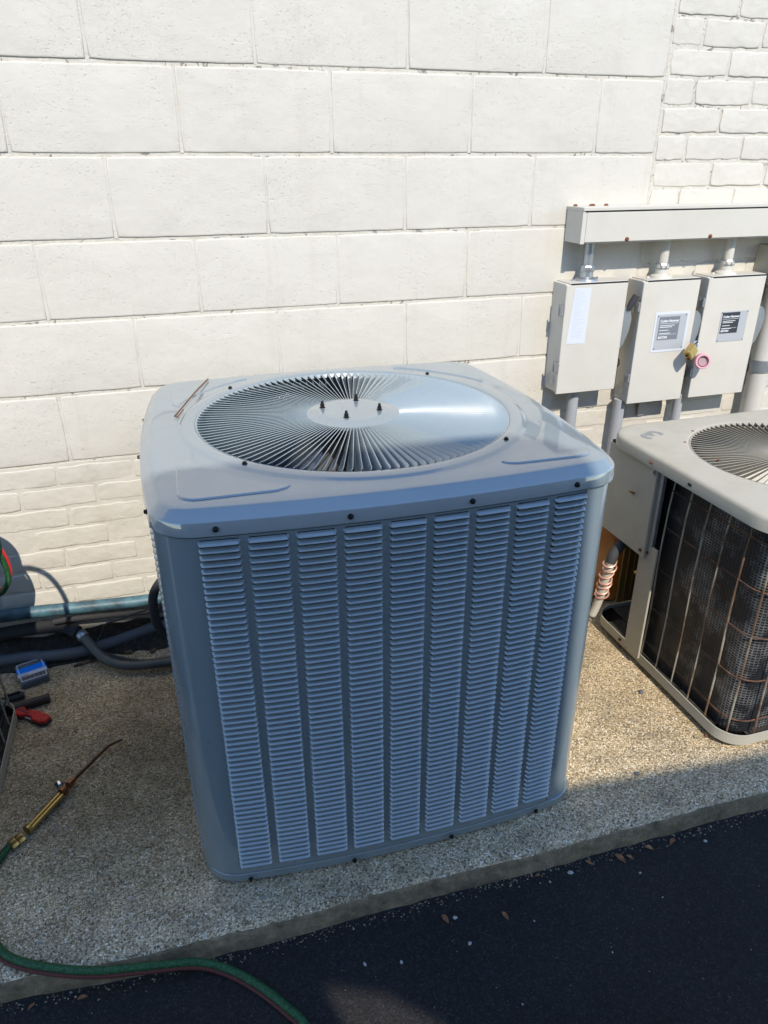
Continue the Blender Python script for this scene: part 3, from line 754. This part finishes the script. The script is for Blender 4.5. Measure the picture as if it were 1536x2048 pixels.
def switch_box(x0, x1, z0, z1, label, plate, lever_grip, galv_hub):
    wd, ht = x1-x0, z1-z0
    S = empty('switch_box', (x0, 0, z0)); tag(S, label, 'switch box', 'switch boxes on the white wall')
    MB().box((.003, -.078, .004), (wd-.004, .0, ht-.004), .0015).build('enclosure', M['beige'], S)
    MB().box((0, -.0905, 0), (wd, -.079, ht-.006), .0016).build('door', M['beige'], S)
    MB().box((.014, -.0865, ht-.006), (wd, 0, ht), .001).build('rain_hood', M['beige'], S)
    MB().box((.016, -.0895, ht-.0075), (wd-.001, -.0868, ht-.0015)).build('hood_gap', M['dark'], S)
    for z in (.075, ht-.10):
        b = MB(); b.box((-.007, -.0885, z), (-.0005, -.0745, z+.030), .001); b.box((-.006, -.075, z+.005), (.003, -.060, z+.024), .001); b.tube([(-.006, -.066, z-.004), (-.006, -.066, z+.034)], .0028, 6); b.build('latch', M['galv'], S)
    b = MB(); b.tube([(wd+.002, -.086, .075), (wd+.007, -.089, .085), (wd+.006, -.088, .098), (wd+.001, -.087, .105)], .0022, 6); b.build('latch_hook', M['black'], S)
    b = MB()
    for r in (.026, .019, .011): b.tube([(.0028, -.042+r*math.cos(t), .038+r*math.sin(t)) for t in [2*PI*i/24 for i in range(24)]], .0013, 5, closed=True)
    b.build('knockout', M['beige'], S)
    # switch lever plate on the right
    zc = ht*.58
    P = [(wd+.001, zc-.072), (wd+.014, zc-.055), (wd+.029, zc-.012), (wd+.033, zc+.028), (wd+.026, zc+.052), (wd+.012, zc+.064), (wd+.001, zc+.066)]
    lv_ = MB().prism(P, -.083, -.087, .0008, 'y').build('lever_plate', M['galv'], S)
    if lever_grip:
        b = MB(); b.tube([(wd+.014, -.086, zc+.055), (wd+.026, -.090, zc+.082), (wd+.035, -.092, zc+.102)], [.008, .0115, .0105], 10); b.build('grip', M['rubber'], lv_)
    # conduit hub and nipple up to the trough
    H = MB().lathe([(.036, 0), (.034, .006), (.026, .010), (.021, .012), (.020, .030), (.022, .031), (.022, .042), (.016, .043), (.016, .118)], 20, (0,0,0), True, False).build('conduit_hub', M['galv'] if galv_hub else M['beige'], S)
    H.location = (wd*.42, -.045, ht)
    MB().lathe([(.0225, .028), (.0235, .031), (.0225, .036), (.0235, .041), (.021, .046)], 8, (0,0,0)).build('lock_nut', M['galv'], H)
    for dx, dy in ((-.045, .0), (.045, .004), (.055, .02)):
        q = MB().lathe([(.006, 0), (.005, .004), (.002, .006)], 7).build('screw', M['beige'] if not galv_hub else M['galv'], S); q.location = (wd*.42+dx, -.04+dy, ht)
    return S
S1 = switch_box(1.319, 1.541, .737, 1.094, 'beige switch box with a white paper label, leftmost under the trough', None, True, True)
S2 = switch_box(1.600, 1.819, .677, 1.091, 'middle beige switch box with a faded nameplate and a brass padlock', None, False, False)
S3 = switch_box(1.852, 2.084, .677, 1.092, 'beige switch box with a crisp dark nameplate, right of the padlock', None, False, False)
# paper label
pp = MB().prism([(.030, .347-.005), (.017, .167), (.086, .165), (.089, .346-.005)], -.0908, -.0912, 0, 'y').build('paper_label', M['white_paper'], S1)
b = MB(); rr_ = random.Random(5)
for i in range(26):
    z = .185+.0058*i; b.box((.032, -.09125, z), (.032+rr_.uniform(.02, .045), -.0913, z+.0012))
b.build('faded_lines', mat('faded_print', (.45, .49, .56), .6), pp)
# nameplates
RX = Matrix.Rotation(PI/2, 4, 'X')
def nameplate(S, x0, x1, z0, z1, bx0, bx1, bz0, bz1, frame, ink, white):
    p = MB().box((x0, -.0918, z0), (x1, -.0906, z1), .0006).build('nameplate', M['plate'], S)
    if frame:
        b = MB(); f = .008
        for a, c_ in (((x0-f, z0-f), (x1+f, z0)), ((x0-f, z1), (x1+f, z1+f)), ((x0-f, z0), (x0, z1)), ((x1, z0), (x1+f, z1))): b.box((a[0], -.0917, a[1]), (c_[0], -.0905, c_[1]), .0004)
        b.build('caulk_frame', M['white_paper'], p)
    MB().box((bx0, -.0921, bz0), (bx1, -.0918, bz1)).build('print_panel', ink, p)
    text_mesh('lettering', 'Cutler-Hammer', (bx1-bx0)*.142, white, p, Matrix.Translation((bx0+.004, -.0923, bz1-.0175)) @ RX, .0001, .0003)
    text_mesh('lettering', 'EATON', (bx1-bx0)*.13, white, p, Matrix.Translation((bx0+.004, -.0923, bz0+.005)) @ RX, .0001, .0004)
    b = MB(); b.box((bx0+.004, -.09225, bz1-.0228), (bx1-.004, -.0922, bz1-.0218)); b.box((bx0+.004, -.09225, bz0+.0175), (bx1-.006, -.0922, bz0+.0183))
    zz = bz1-.030
    for wd_ in (.72, .60, 0, .45, 0, .55):
        if wd_: b.box((bx0+.005, -.09225, zz), (bx0+.005+(bx1-bx0)*wd_, -.0922, zz+.0019))
        zz -= .0052
    b.build('printed_lines', white, p)
    for x in (x0+.004, x1-.004):
        for z in (z0+.004, z1-.004):
            q = MB().lathe([(.0022, 0), (.0012, .001)], 8).build('rivet', M['black'], p); q.matrix_local = Matrix.Translation((x, -.0918, z)) @ RX
nameplate(S2, .070, .188, .183, .300, .080, .160, .216, .293, True, M['grey_ink'], M['ink_white'])
nameplate(S3, .074, .186, .193, .297, .080, .152, .222, .293, False, M['ink'], M['ink_white'])
# padlock hanging from the middle box's lever
PL = empty('padlock', (1.812, -.122, .868)); tag(PL, 'brass combination padlock hanging from the middle switch box lever', 'padlock')
PL.rotation_euler = (math.radians(-25), math.radians(58), math.radians(0))
MB().box((-.019, -.012, -.050), (.019, .012, .0), .004).build('lock_body', M['brass'], PL)
for k in range(4): q = MB().lathe([(.0072, -.0022), (.008, 0), (.0072, .0022)], 12, (0,0,0)).build('dial', M['black'] if k % 2 else M['brass'], PL); q.matrix_local = Matrix.Translation((-.0105+.007*k, 0, -.0455)) @ Matrix.Rotation(PI/2, 4, 'Y')
b = MB(); b.tube([(-.010, 0, -.002), (-.010, 0, .016)]+[(-.010*math.cos(t), 0, .016+.010*math.sin(t)) for t in [PI*i/8 for i in range(1, 8)]]+[(.010, 0, .016), (.010, 0, -.002)], .0032, 8); b.build('shackle', M['chrome'], PL)
PK = empty('vinyl_tag', (1.853, -.125, .818)); tag(PK, 'pink round vinyl tag hanging beside the brass padlock', 'tag')
PK.rotation_euler = (math.radians(82), 0, math.radians(-20))
MB().lathe([(.016, -.008), (.0245, -.008), (.026, -.006), (.026, .010), (.0245, .012), (.0185, .012), (.018, .010), (.016, .0105), (.0155, .004)], 32, (0,0,0), False, False).build('rim', M['pink'], PK)
MB().lathe([(.0188, .0115), (.0188, .0128), (.0165, .0128), (.0165, .0115)], 32, (0,0,0), False, False).build('dark_ring', M['ink'], PK)
MB().lathe([(0, .006), (.0158, .006), (.0158, -.004)], 32, (0,0,0), True, False).build('face', mat('grey_pink_face', (.40, .27, .29), .6), PK)
# conduits under the boxes
def conduit(name, pts, r, material, label, grp='conduits under the switch boxes'):
    o = MB().tube(spline(pts, 5), r, 14).build(name, material); return tag(o, label, 'conduit', grp)
conduit('conduit', [(1.416, -.042, .742), (1.416, -.042, .55), (1.425, -.045, .30), (1.43, -.08, .05), (1.44, -.12, .0)], .019, M['conduit'], 'grey conduit running down under the leftmost switch box')
conduit('conduit', [(1.605, -.042, .682), (1.603, -.042, .50), (1.59, -.05, .25), (1.58, -.09, .0)], .0205, M['conduit'], 'grey conduit running down under the middle switch box')
conduit('conduit', [(1.852, -.042, .682), (1.852, -.042, .45), (1.852, -.042, .0)], .017, M['conduit'], 'grey conduit just left of the rightmost switch box, below it')
# bracket strap under the middle box
b = MB(); b.box((1.712, -.012, .60), (1.738, -.004, .682), .001); b.box((1.718, -.016, .655), (1.732, -.010, .672), .001)
tag(b.build('mounting_strap', M['beige']), 'short white mounting strap on the wall below the middle switch box', 'strap')
# big painted pipe at the right edge, with strap
BP = empty('wall_pipe', (2.175, -.055, 0)); tag(BP, 'thick cream pipe running up the wall at the right edge', 'pipe')
MB().lathe([(.036, 0), (.036, 1.04)], 28, (0,0,0)).build('pipe', M['beige'], BP)
b = MB().lathe([(.036, .742), (.0395, .742), (.0395, .785), (.036, .785)], 28, (0,0,0), False, False); b.box((-.062, .035, .742), (-.03, .052, .785), .001); b.box((.034, -.03, .735), (.041, -.012, .79), .001); b.build('pipe_strap', M['galv'], BP)
JB = empty('junction_box', (2.103, 0, 1.055)); tag(JB, 'grey junction box under the trough, cut by the right edge', 'junction box')
MB().box((0, -.088, 0), (.30, 0, .125), .002).build('enclosure', M['tan'], JB); MB().box((.004, -.094, -.004), (.30, -.0885, .122), .002).build('cover', M['beige'], JB)

# ------------------------------------------------------------------ lines and pipes along the wall base, left
def pipe(name, pts, r, material, label, cat='pipe', k=6, n_=12):
    return tag(MB().tube(spline(pts, k), r, n_).build(name, material), label, cat)
pipe('wall_pipe', [(-1.3, -.03, .185), (-.51, -.03, .178), (-.29, -.031, .168), (-.05, -.03, .154), (.35, -.03, .150), (1.0, -.03, .15)], .0195, M['blue_pipe'], 'blue painted pipe along the foot of the white wall')
pipe('wall_pipe', [(-.36, -.034, .130), (-.29, -.034, .130), (-.05, -.034, .114), (.35, -.034, .11)], .0095, mat('blackened_pipe', (.06, .058, .06), .8), 'thin grey pipe just under the blue one')
pipe('conduit', [(-1.3, -.045, .03), (-.54, -.045, .026), (-.40, -.06, .024), (-.31, -.064, .022), (-.235, -.05, .022), (-.15, -.035, .03), (-.05, -.025, .045), (.1, -.03, .05), (.4, -.04, .04)], .0195, M['conduit_dark'], 'grey conduit lying on the pad along the wall', 'conduit')
LS = empty('line_set', (-.32, -.03, .03)); tag(LS, 'copper refrigerant line with black insulation entering the blue-grey unit', 'refrigerant line')
MB().tube(spline([(.01, .012, .052), (.045, -.03, .036), (.085, -.095, .012), (.125, -.138, .002), (.18, -.165, -.002), (.24, -.178, .0), (.33, -.19, .004), (.45, -.2, .01)], 6), .0145, 14).build('copper_line', M['pipe_mix'], LS)
MB().tube(spline([(-.5, .0, .06), (-.25, .015, .072), (-.10, .018, .075), (-.02, .016, .064), (.022, -.005, .05)], 6), .021, 14).build('insulation', M['rubber'], LS)
MB().lathe([(.0155, -.012), (.018, -.008), (.018, .008), (.0155, .012)], 14, (0,0,0), False, False).build('coupling', M['galv'], LS).matrix_local = Matrix.Translation((.036, -.018, .042)) @ Vector((.06, -.075, -.03)).to_track_quat('Z', 'Y').to_matrix().to_4x4()
pipe('line_set', [(-.34, .0, .075), (-.31, -.02, .055), (-.255, -.075, .032), (-.19, -.128, .022), (-.113, -.172, .02), (-.02, -.19, .024), (.12, -.2, .03)], .008, M['rubber'], 'thin black refrigerant line running beside the copper one', 'refrigerant line')
pipe('cable_loop', [(.03, -.2, .35), (-.01, -.235, .335), (-.036, -.245, .30), (-.042, -.25, .25), (-.038, -.255, .20), (-.018, -.25, .165), (.04, -.24, .15)], .0135, M['rubber'], 'thick black cable looping against the left side of the blue-grey unit', 'cable')
pipe('wire', [(-.04, -.12, .19), (-.075, -.11, .168), (-.115, -.10, .155), (-.165, -.09, .135), (-.205, -.07, .115), (-.225, -.06, .075), (-.25, -.085, .05), (-.27, -.10, .01)], .0028, M['rubber'], 'thin black wire drooping from the unit to the pipes', 'wire')
b = MB(); b.tube([(-.272+.022*math.cos(t), -.018+.016*math.sin(t), .045+.010*math.sin(t)) for t in [2*PI*i/20 for i in range(20)]], .0036, 8, closed=True)
tag(b.build('hose_clamp', M['brass']), 'small brass ring lying behind the pipes by the wall', 'ring')
# soil and litter at the foot of the wall
b = MB(); rs_ = random.Random(9); R = []
for i in range(90):
    x = -1.2+i*.04; f = rs_.uniform(.06, .085); t = rs_.uniform(.02, .034)
    R.append([(x, .006, t+.048), (x, -.02, t+.030+rs_.uniform(-.006,.006)), (x, -.5*f-.02, t*.7+rs_.uniform(-.003,.004)), (x, -f, .006), (x, -f-.02, -.003)])
b.rings(R, closed=False); tag(b.build('soil', M['soil'], angle=60), 'dark soil and grit along the foot of the wall', 'soil', kind='stuff')
# splinters of wood by the pipes
for i, (x, y, ln, a, lab) in enumerate(((-.285, -.10, .07, .25, 'dark splinter of rotten wood in front of the grey conduit'), (-.245, -.088, .045, .5, 'short brown wood chip beside the copper line'), (-.15, -.085, .03, -.2, 'pale wood chip between the two refrigerant lines'), (-.075, -.10, .028, .9, 'thin red-brown chip on the pad behind the lines'))):
    b = MB(); b.prism([(-ln/2, -.006), (ln*.3, -.008), (ln/2, -.001), (ln*.2, .006), (-ln*.45, .005)], .001, .008, .0015); o = b.build('wood_chip', M['wood']); o.location = (x, y, 0); o.rotation_euler = (0, 0, a); tag(o, lab, 'wood chip')

# ------------------------------------------------------------------ tools on the pad
K = empty('plastic_case', (-.434, -.125, 0), math.radians(14)); tag(K, 'small clear plastic case with a blue and white label on the pad', 'case')
K.rotation_euler = (0, 0, math.radians(17))
MB().box((-.040, -.050, .001), (.040, .052, .016), .003).build('case_base', M['clear'], K)
MB().box((-.041, -.051, .0168), (.041, .053, .027), .004).build('case_lid', M['clear'], K)
b = MB()
for q in (((-.036, .046), (.036, .049)), ((-.036, -.047), (.036, -.044)), ((-.037, -.044), (-.034, .046)), ((.034, -.044), (.037, .046))): b.box((q[0][0], q[0][1], .0268), (q[1][0], q[1][1], .0285), .0006)
b.build('lid_rim', M['white_paper'], K)
lb_ = MB().box((-.0418, -.004, .0274), (.0418, .026, .0279)).build('label', M['blue_label'], K); MB().box((-.0418, -.022, .0274), (.0418, -.0045, .0279)).build('label_band', M['white_paper'], K)
MB().box((-.034, -.018, .0279), (-.012, -.0155, .0281)).build('lettering', M['ink'], K)
for k in range(5): q = MB().tube([(-.028+.012*k, -.038, .009), (-.026+.012*k, .03, .009)], .003, 6).build('drill_bit', M['ink'], K)
def handle(name, a, c_, r, material, label, cat, extra=None):
    va, vc = Vector(a), Vector(c_); H = empty(name, va); tag(H, label, cat); d = vc-va; L = d.length
    q = d.to_track_quat('Z', 'Y').to_matrix().to_4x4()
    g_ = MB().lathe([(r*.8, 0), (r, .004), (r, L*.3), (r*.93, L*.33), (r, L*.36), (r, L-.012), (r*1.08, L-.010), (r*1.08, L-.002), (r*.9, L)], 16).build('grip', material, H); g_.matrix_local = q
    MB().lathe([(r*.70, L-.001), (r*.70, L+.001), (r*.4, L+.0012)], 14).build('end_cap', M['ink'], H).matrix_local = q
    if extra:
        b = MB(); b.box((-.003, r*.7, L*.45), (.003, r+.006, L*.9), .001); b.build('clip', M['black'], H).matrix_local = q
    return H
handle('tool_handle', (-.505, -.288, .0145), (-.371, -.262, .0145), .0135, mat('dark_brown_grip', (.045, .032, .028), .55), 'dark brown cylindrical tool handle lying on the pad', 'tool')
handle('flashlight', (-.53, -.238, .012), (-.446, -.222, .012), .0105, M['rubber'], 'small black flashlight with a clip behind the brown handle', 'flashlight', True)
RK = empty('utility_knife', (-.4115, -.330, .003), math.radians(-39)); RK.scale = (1.12, 1.2, .85); tag(RK, 'red folding utility knife lying on the pad', 'knife')
P = [(-.056, -.009), (-.045, -.015), (-.022, -.013), (-.012, -.006), (.006, -.006), (.012, -.013), (.040, -.014), (.052, -.007), (.052, .010), (.040, .014), (.018, .014), (.008, .016), (-.004, .012), (-.016, .013), (-.024, .006), (-.036, .013), (-.050, .009)]
MB().prism(P, .010, .021, .002).build('handle', M['red'], RK)
MB().prism([(x*1.02, y*1.04) for x, y in P], .0, .0098, .0).build('liner', M['ink'], RK)
b = MB(); b.box((-.046, -.003, .021), (-.006, .0005, .0225), .0006); b.box((-.046, .004, .021), (-.012, .0065, .0225), .0006); b.tube([(-.046, -.002, .022), (-.051, .002, .022), (-.046, .005, .022)], .0012, 6); b.build('belt_clip', M['ink'], RK)
for x, y in ((.035, .006), (.038, -.007), (.006, .004)): q = MB().lathe([(.0024, 0), (.0015, .0006)], 8).build('screw', M['black'], RK); q.location = (x, y, .0209)
MB().prism([(-.012, -.0125), (.010, -.0125), (.004, -.0065), (-.010, -.0065)], .012, .0145).build('blade', M['chrome'], RK)

# brazing torch and twin hose
TO = empty('brazing_torch', (-.30, -.66, .016)); tag(TO, 'brass brazing torch with a long bent copper tip on the pad', 'torch')
def rel(pts): return [Vector(p)-Vector((-.30, -.66, .016)) for p in pts]
tp = spline([(-.274, -.628, .022), (-.24, -.584, .020), (-.205, -.537, .018), (-.188, -.522, .018), (-.160, -.517, .022)], 6)
MB().tube(rel(tp), [.0046-.0022*i/len(tp) for i in range(len(tp))], 10).build('tip', mat('heat_darkened_copper', (.085, .04, .028), .45, .8), TO)
dv = (Vector((-.27, -.624, .02))-Vector((-.365, -.752, .016))).normalized(); qd = dv.to_track_quat('Z', 'Y').to_matrix().to_4x4()
def along(name, p, prof_, material, nseg=12): MB().lathe(prof_, nseg, (0,0,0)).build(name, material, TO).matrix_local = Matrix.Translation(Vector(p)-Vector((-.30,-.66,.016))) @ qd
along('tip_nut', (-.288, -.646, .021), [(.0085, 0), (.0105, .002), (.0105, .010), (.007, .016), (.005, .026)], M['copper_dull'], 6)
along('valve_body', (-.303, -.667, .019), [(.008, 0), (.012, .002), (.012, .013), (.009, .018)], M['copper_dull'], 10)
L_ = (Vector((-.303,-.667,.019))-Vector((-.368,-.755,.016))).length
for dx in (-.0052, .0052):
    o_ = Vector((dx*.8, -dx*.6, 0)); along('handle_tube', Vector((-.368, -.755, .0145))+o_, [(.0058, 0), (.0058, L_)], M['brass'], 12)
along('handle_collar', (-.372, -.760, .0155), [(.009, 0), (.0125, .002), (.0125, .009), (.009, .012)], M['brass'], 12)
kn = MB().lathe([(.007, 0), (.010, .001), (.0108, .008), (.0095, .012), (.004, .013)], 10).build('valve_knob', M['chrome'], TO); kn.matrix_local = Matrix.Translation(Vector((-.306, -.646, .024))-Vector((-.30,-.66,.016))) @ Vector((-.6, .75, .35)).to_track_quat('Z', 'Y').to_matrix().to_4x4()
b = MB(); b.tube(rel([(-.302, -.656, .021), (-.306, -.648, .0235)]), .005, 8); b.build('valve_stem', M['galv'], TO)
for p in ((-.382, -.764, .015), (-.374, -.776, .015)):
    for k, ln in enumerate((.0, .018)):
        MB().lathe([(.0065, 0), (.0075, .001), (.0075, .013), (.006, .016)], 6).build('hose_fitting', M['brass'], TO).matrix_local = Matrix.Translation(Vector(p)-Vector((-.30,-.66,.016))-Vector(( .72, .62, 0))*ln) @ Vector((-.72, -.66, 0)).to_track_quat('Z', 'Y').to_matrix().to_4x4()
green = [(-.403, -.788, .014), (-.416, -.808, .011), (-.430, -.845, .011), (-.440, -.92, .011), (-.423, -.99, .011), (-.392, -1.04, .011), (-.362, -1.075, .012), (-.318, -1.105, .015), (-.255, -1.133, .012), (-.188, -1.152, .006), (-.101, -1.158, -.012), (-.006, -1.163, -.036), (.061, -1.196, -.049), (.115, -1.249, -.050), (.156, -1.301, -.050), (.178, -1.335, -.050), (.205, -1.42, -.050), (.21, -1.7, -.05), (.1, -2.2, -.05)]
HG = empty('twin_hose', (-.4, -.8, 0)); tag(HG, 'green and red twin gas hose trailing over the pad edge', 'hose')
HG.location = (0, 0, 0)
gp = spline(green, 8); MB().tube(gp, .0080, 12).build('green_hose', M['hose_green'], HG)
red = []
for i, p in enumerate(gp):
    t = (gp[min(i+1, len(gp)-1)]-gp[max(i-1, 0)]).normalized(); s_ = Vector((t.y, -t.x, 0)); red.append(p+s_*.0090+Vector((0, 0, -.0045)))
red[0] = Vector((-.393, -.797, .013)); MB().tube(red, .0042, 10).build('red_hose', M['hose_red'], HG)
# hose hanging over the left unit
hl = [(-.75, -.2, .62), (-.55, -.2, .60), (-.45, -.2, .53), (-.418, -.2, .47), (-.410, -.2, .415), (-.420, -.2, .375), (-.46, -.2, .345), (-.6, -.2, .33)]
H2 = empty('hose_coil', (0,0,0)); tag(H2, 'green and red hose looped beside the wall at the left edge', 'hose')
MB().tube(spline(hl, 8), .0075, 12).build('green_hose', M['hose_green'], H2)
MB().tube(spline([(x+.008, y+.006, z+.012) for x, y, z in hl], 8), .0042, 10).build('red_hose', M['hose_red_bright'], H2)
MB().tube(spline([(-.60, -.6, .70), (-.50, -.6, .86), (-.43, -.6, .897), (-.383, -.6, .889), (-.348, -.6, .856), (-.325, -.6, .80), (-.314, -.6, .73), (-.322, -.6, .66), (-.40, -.62, .60)], 8), .0075, 12).build('upper_loop', M['hose_green'], H2)

# between the units: cable with a copper wire coil, black hose, dirty board
CW = empty('copper_coil', (1.33, -.46, .10)); tag(CW, 'spiral of bare copper wire round a pale conduit between the two units', 'wire coil')
O_ = Vector((1.33, -.46, .10))
ax = [Vector((1.322, -.452, .088)), Vector((1.328, -.462, .13)), Vector((1.331, -.475, .19)), Vector((1.332, -.484, .25)), Vector((1.334, -.494, .315))]
sp_ = spline(ax, 12); rr_ = [.005, .010, .0125]+[.0135]*(len(sp_)-3)
MB().tube([p-O_ for p in sp_], rr_, 12).build('conduit', M['beige'], CW)
hx_ = []
for i in range(170):
    t = .42+.58*i/169; k = t*(len(sp_)-1); p = sp_[int(k)].lerp(sp_[min(int(k)+1, len(sp_)-1)], k-int(k)); a = 2*PI*7*i/169
    rad_ = .019+.003*math.sin(i*.37)
    hx_.append(p+Vector((math.cos(a)*rad_, math.sin(a)*rad_, .007*math.sin(a+.6)))-O_)
MB().tube(hx_, .0030, 6).build('copper_wire', M['copper'], CW)
pipe('flexible_conduit', [(1.334, -.494, .310), (1.342, -.490, .332), (1.372, -.475, .352), (1.43, -.45, .39), (1.47, -.43, .46)], .0165, M['rubber'], 'black flexible conduit above the copper wire spiral', 'conduit')
tag(MB().lathe([(.06, .0), (.072, .012), (.075, .03), (.075, .27), (.066, .315), (.04, .345), (.02, .352), (.0, .354)], 32, (1.530, -.215, 0)).build('amber_tank', M['amber']), 'shiny amber tank behind the spiral of copper wire', 'tank')
b = MB(); b.box((1.50, -.335, .03), (1.75, -.328, .34), .002)
for k in range(9): b.box((1.52+.025*k, -.341, .04), (1.524+.025*k, -.335, .33), .001)
tag(b.build('board', M['olive']), 'dirty olive board behind the tan unit\'s open corner', 'board')
# ------------------------------------------------------------------ litter on the asphalt
def litter(name, x, y, z, s, material, label, cat, grp=None, leaf=False, seed=0):
    r = random.Random(seed)
    if leaf:
        b = MB(); R = []
        for i in range(7):
            t = i/6; wd = s*.24*math.sin(PI*min(.97, t*.93+.04)); cz = s*.08*math.sin(PI*t)*r.uniform(.6, 1.2)
            R.append([((t-.5)*s, -wd, cz+wd*.5), ((t-.5)*s, 0, cz*.6), ((t-.5)*s, wd, cz+wd*.35), ((t-.5)*s, wd*.95, cz+wd*.35-.0006), ((t-.5)*s, 0, cz*.6-.0006), ((t-.5)*s, -wd*.95, cz+wd*.5-.0006)])
        b.rings(R, True, True, True)
    else:
        b = MB(); n_ = 7; R = []
        for z_, k in ((0, .7), (.3, 1.0), (.6, .8), (.8, .35)):
            R.append([(s*.5*k*math.cos(2*PI*i/n_)*r.uniform(.75, 1.2), s*.35*k*math.sin(2*PI*i/n_)*r.uniform(.75, 1.2), s*.6*z_) for i in range(n_)])
        b.rings(R, True, True, True)
    o = b.build(name, material, angle=40 if not leaf else 80); o.location = (x, y, z); o.rotation_euler = (0, 0, r.uniform(0, 6.28)); return tag(o, label, cat, grp)
A = -.0595
leafs = [(.515, -1.208, .024, 'curled brown leaf on the asphalt below the unit\'s middle'), (.644, -1.240, .022, 'small brown leaf alone on the asphalt, right of the curled one'), (.969, -1.188, .030, 'largest brown leaf against the pad edge, right of the unit'), (.993, -1.192, .018, 'brown leaf scrap just right of the largest leaf')]
for i, (x, y, s, l) in enumerate(leafs): litter('dead_leaf', x, y, A+.001, s, M['leaf'], l, 'leaf', 'dead leaves on the asphalt', True, i)
for i, (x, y, s) in enumerate([(.892,-1.176,.018),(1.052,-1.183,.022),(1.118,-1.184,.024),(.76,-1.172,.014),(-.235,-1.152,.020),(-.33,-1.140,.016)]):
    litter('leaf_litter', x, y, A+.001, s, M['leaf'], 'small dead leaf lodged along the foot of the pad edge', 'leaf', 'leaves along the pad edge', True, 40+i)
for i, (x, y, s) in enumerate([(.32,-1.253,.012),(.394,-1.271,.011),(.545,-1.276,.013),(.779,-1.195,.008),(.991,-1.236,.010),(.836,-1.188,.018),(1.195,-1.207,.013),(1.003,-1.304,.006),(.824,-1.381,.006),(.596,-1.42,.006),(.537,-1.213,.014),(1.33,-1.30,.006),(.70,-1.27,.006)]):
    litter('stone_chip', x, y, A, s*.8, M['stone'], 'small pale stone chip on the black asphalt', 'stone', 'stone chips on the asphalt', False, 80+i)
litter('pebble', 1.322, -.747, 0, .020, M['conduit_dark'], 'small grey pebble on the sunlit pad between the units', 'stone', None, False, 5)
litter('pebble', 1.12, -1.02, 0, .016, M['conduit_dark'], 'flat grey pebble in the shade right of the unit', 'stone', None, False, 6)

# grit swept against the foot of the pad and over the asphalt
b = MB(); r_ = random.Random(21)
for i in range(900):
    x = r_.uniform(-.55, 1.7); y = lip_y(x)-.006-abs(r_.gauss(0, .012)) if i < 650 else lip_y(x)-r_.uniform(.02, .5); s_ = r_.uniform(.0012, .0034) if i < 650 else r_.uniform(.0008, .002)
    a = r_.uniform(0, 6.28); c_, d_ = math.cos(a)*s_, math.sin(a)*s_
    b.add([(x+c_, y+d_, A-.001), (x-d_, y+c_*.7, A-.001), (x-c_*.8, y-d_, A-.001), (x+d_, y-c_, A-.001), (x+s_*.2, y, A+s_*r_.uniform(.6, 1.1))], [(0,1,4),(1,2,4),(2,3,4),(3,0,4)])
for i in range(420):
    x = r_.uniform(-.6, 1.35); y = r_.uniform(-1.1, -.08); s_ = r_.uniform(.0010, .0030)*(1.8 if i % 23 == 0 else 1)
    if .0 < x < .95 and -1.04 < y < -.17 and i % 5: x = r_.uniform(-.45, 1.0); y = -1.085-abs(r_.gauss(0, .012))
    a = r_.uniform(0, 6.28); c_, d_ = math.cos(a)*s_, math.sin(a)*s_
    b.add([(x+c_, y+d_, -.0006), (x-d_, y+c_*.7, -.0006), (x-c_*.8, y-d_, -.0006), (x+d_, y-c_, -.0006), (x+s_*.2, y, s_*r_.uniform(.5, .9))], [(0,1,4),(1,2,4),(2,3,4),(3,0,4)])
tag(b.build('grit', M['grit'], smooth=False), 'fine grit scattered over the pad and along its foot', 'grit', kind='stuff')
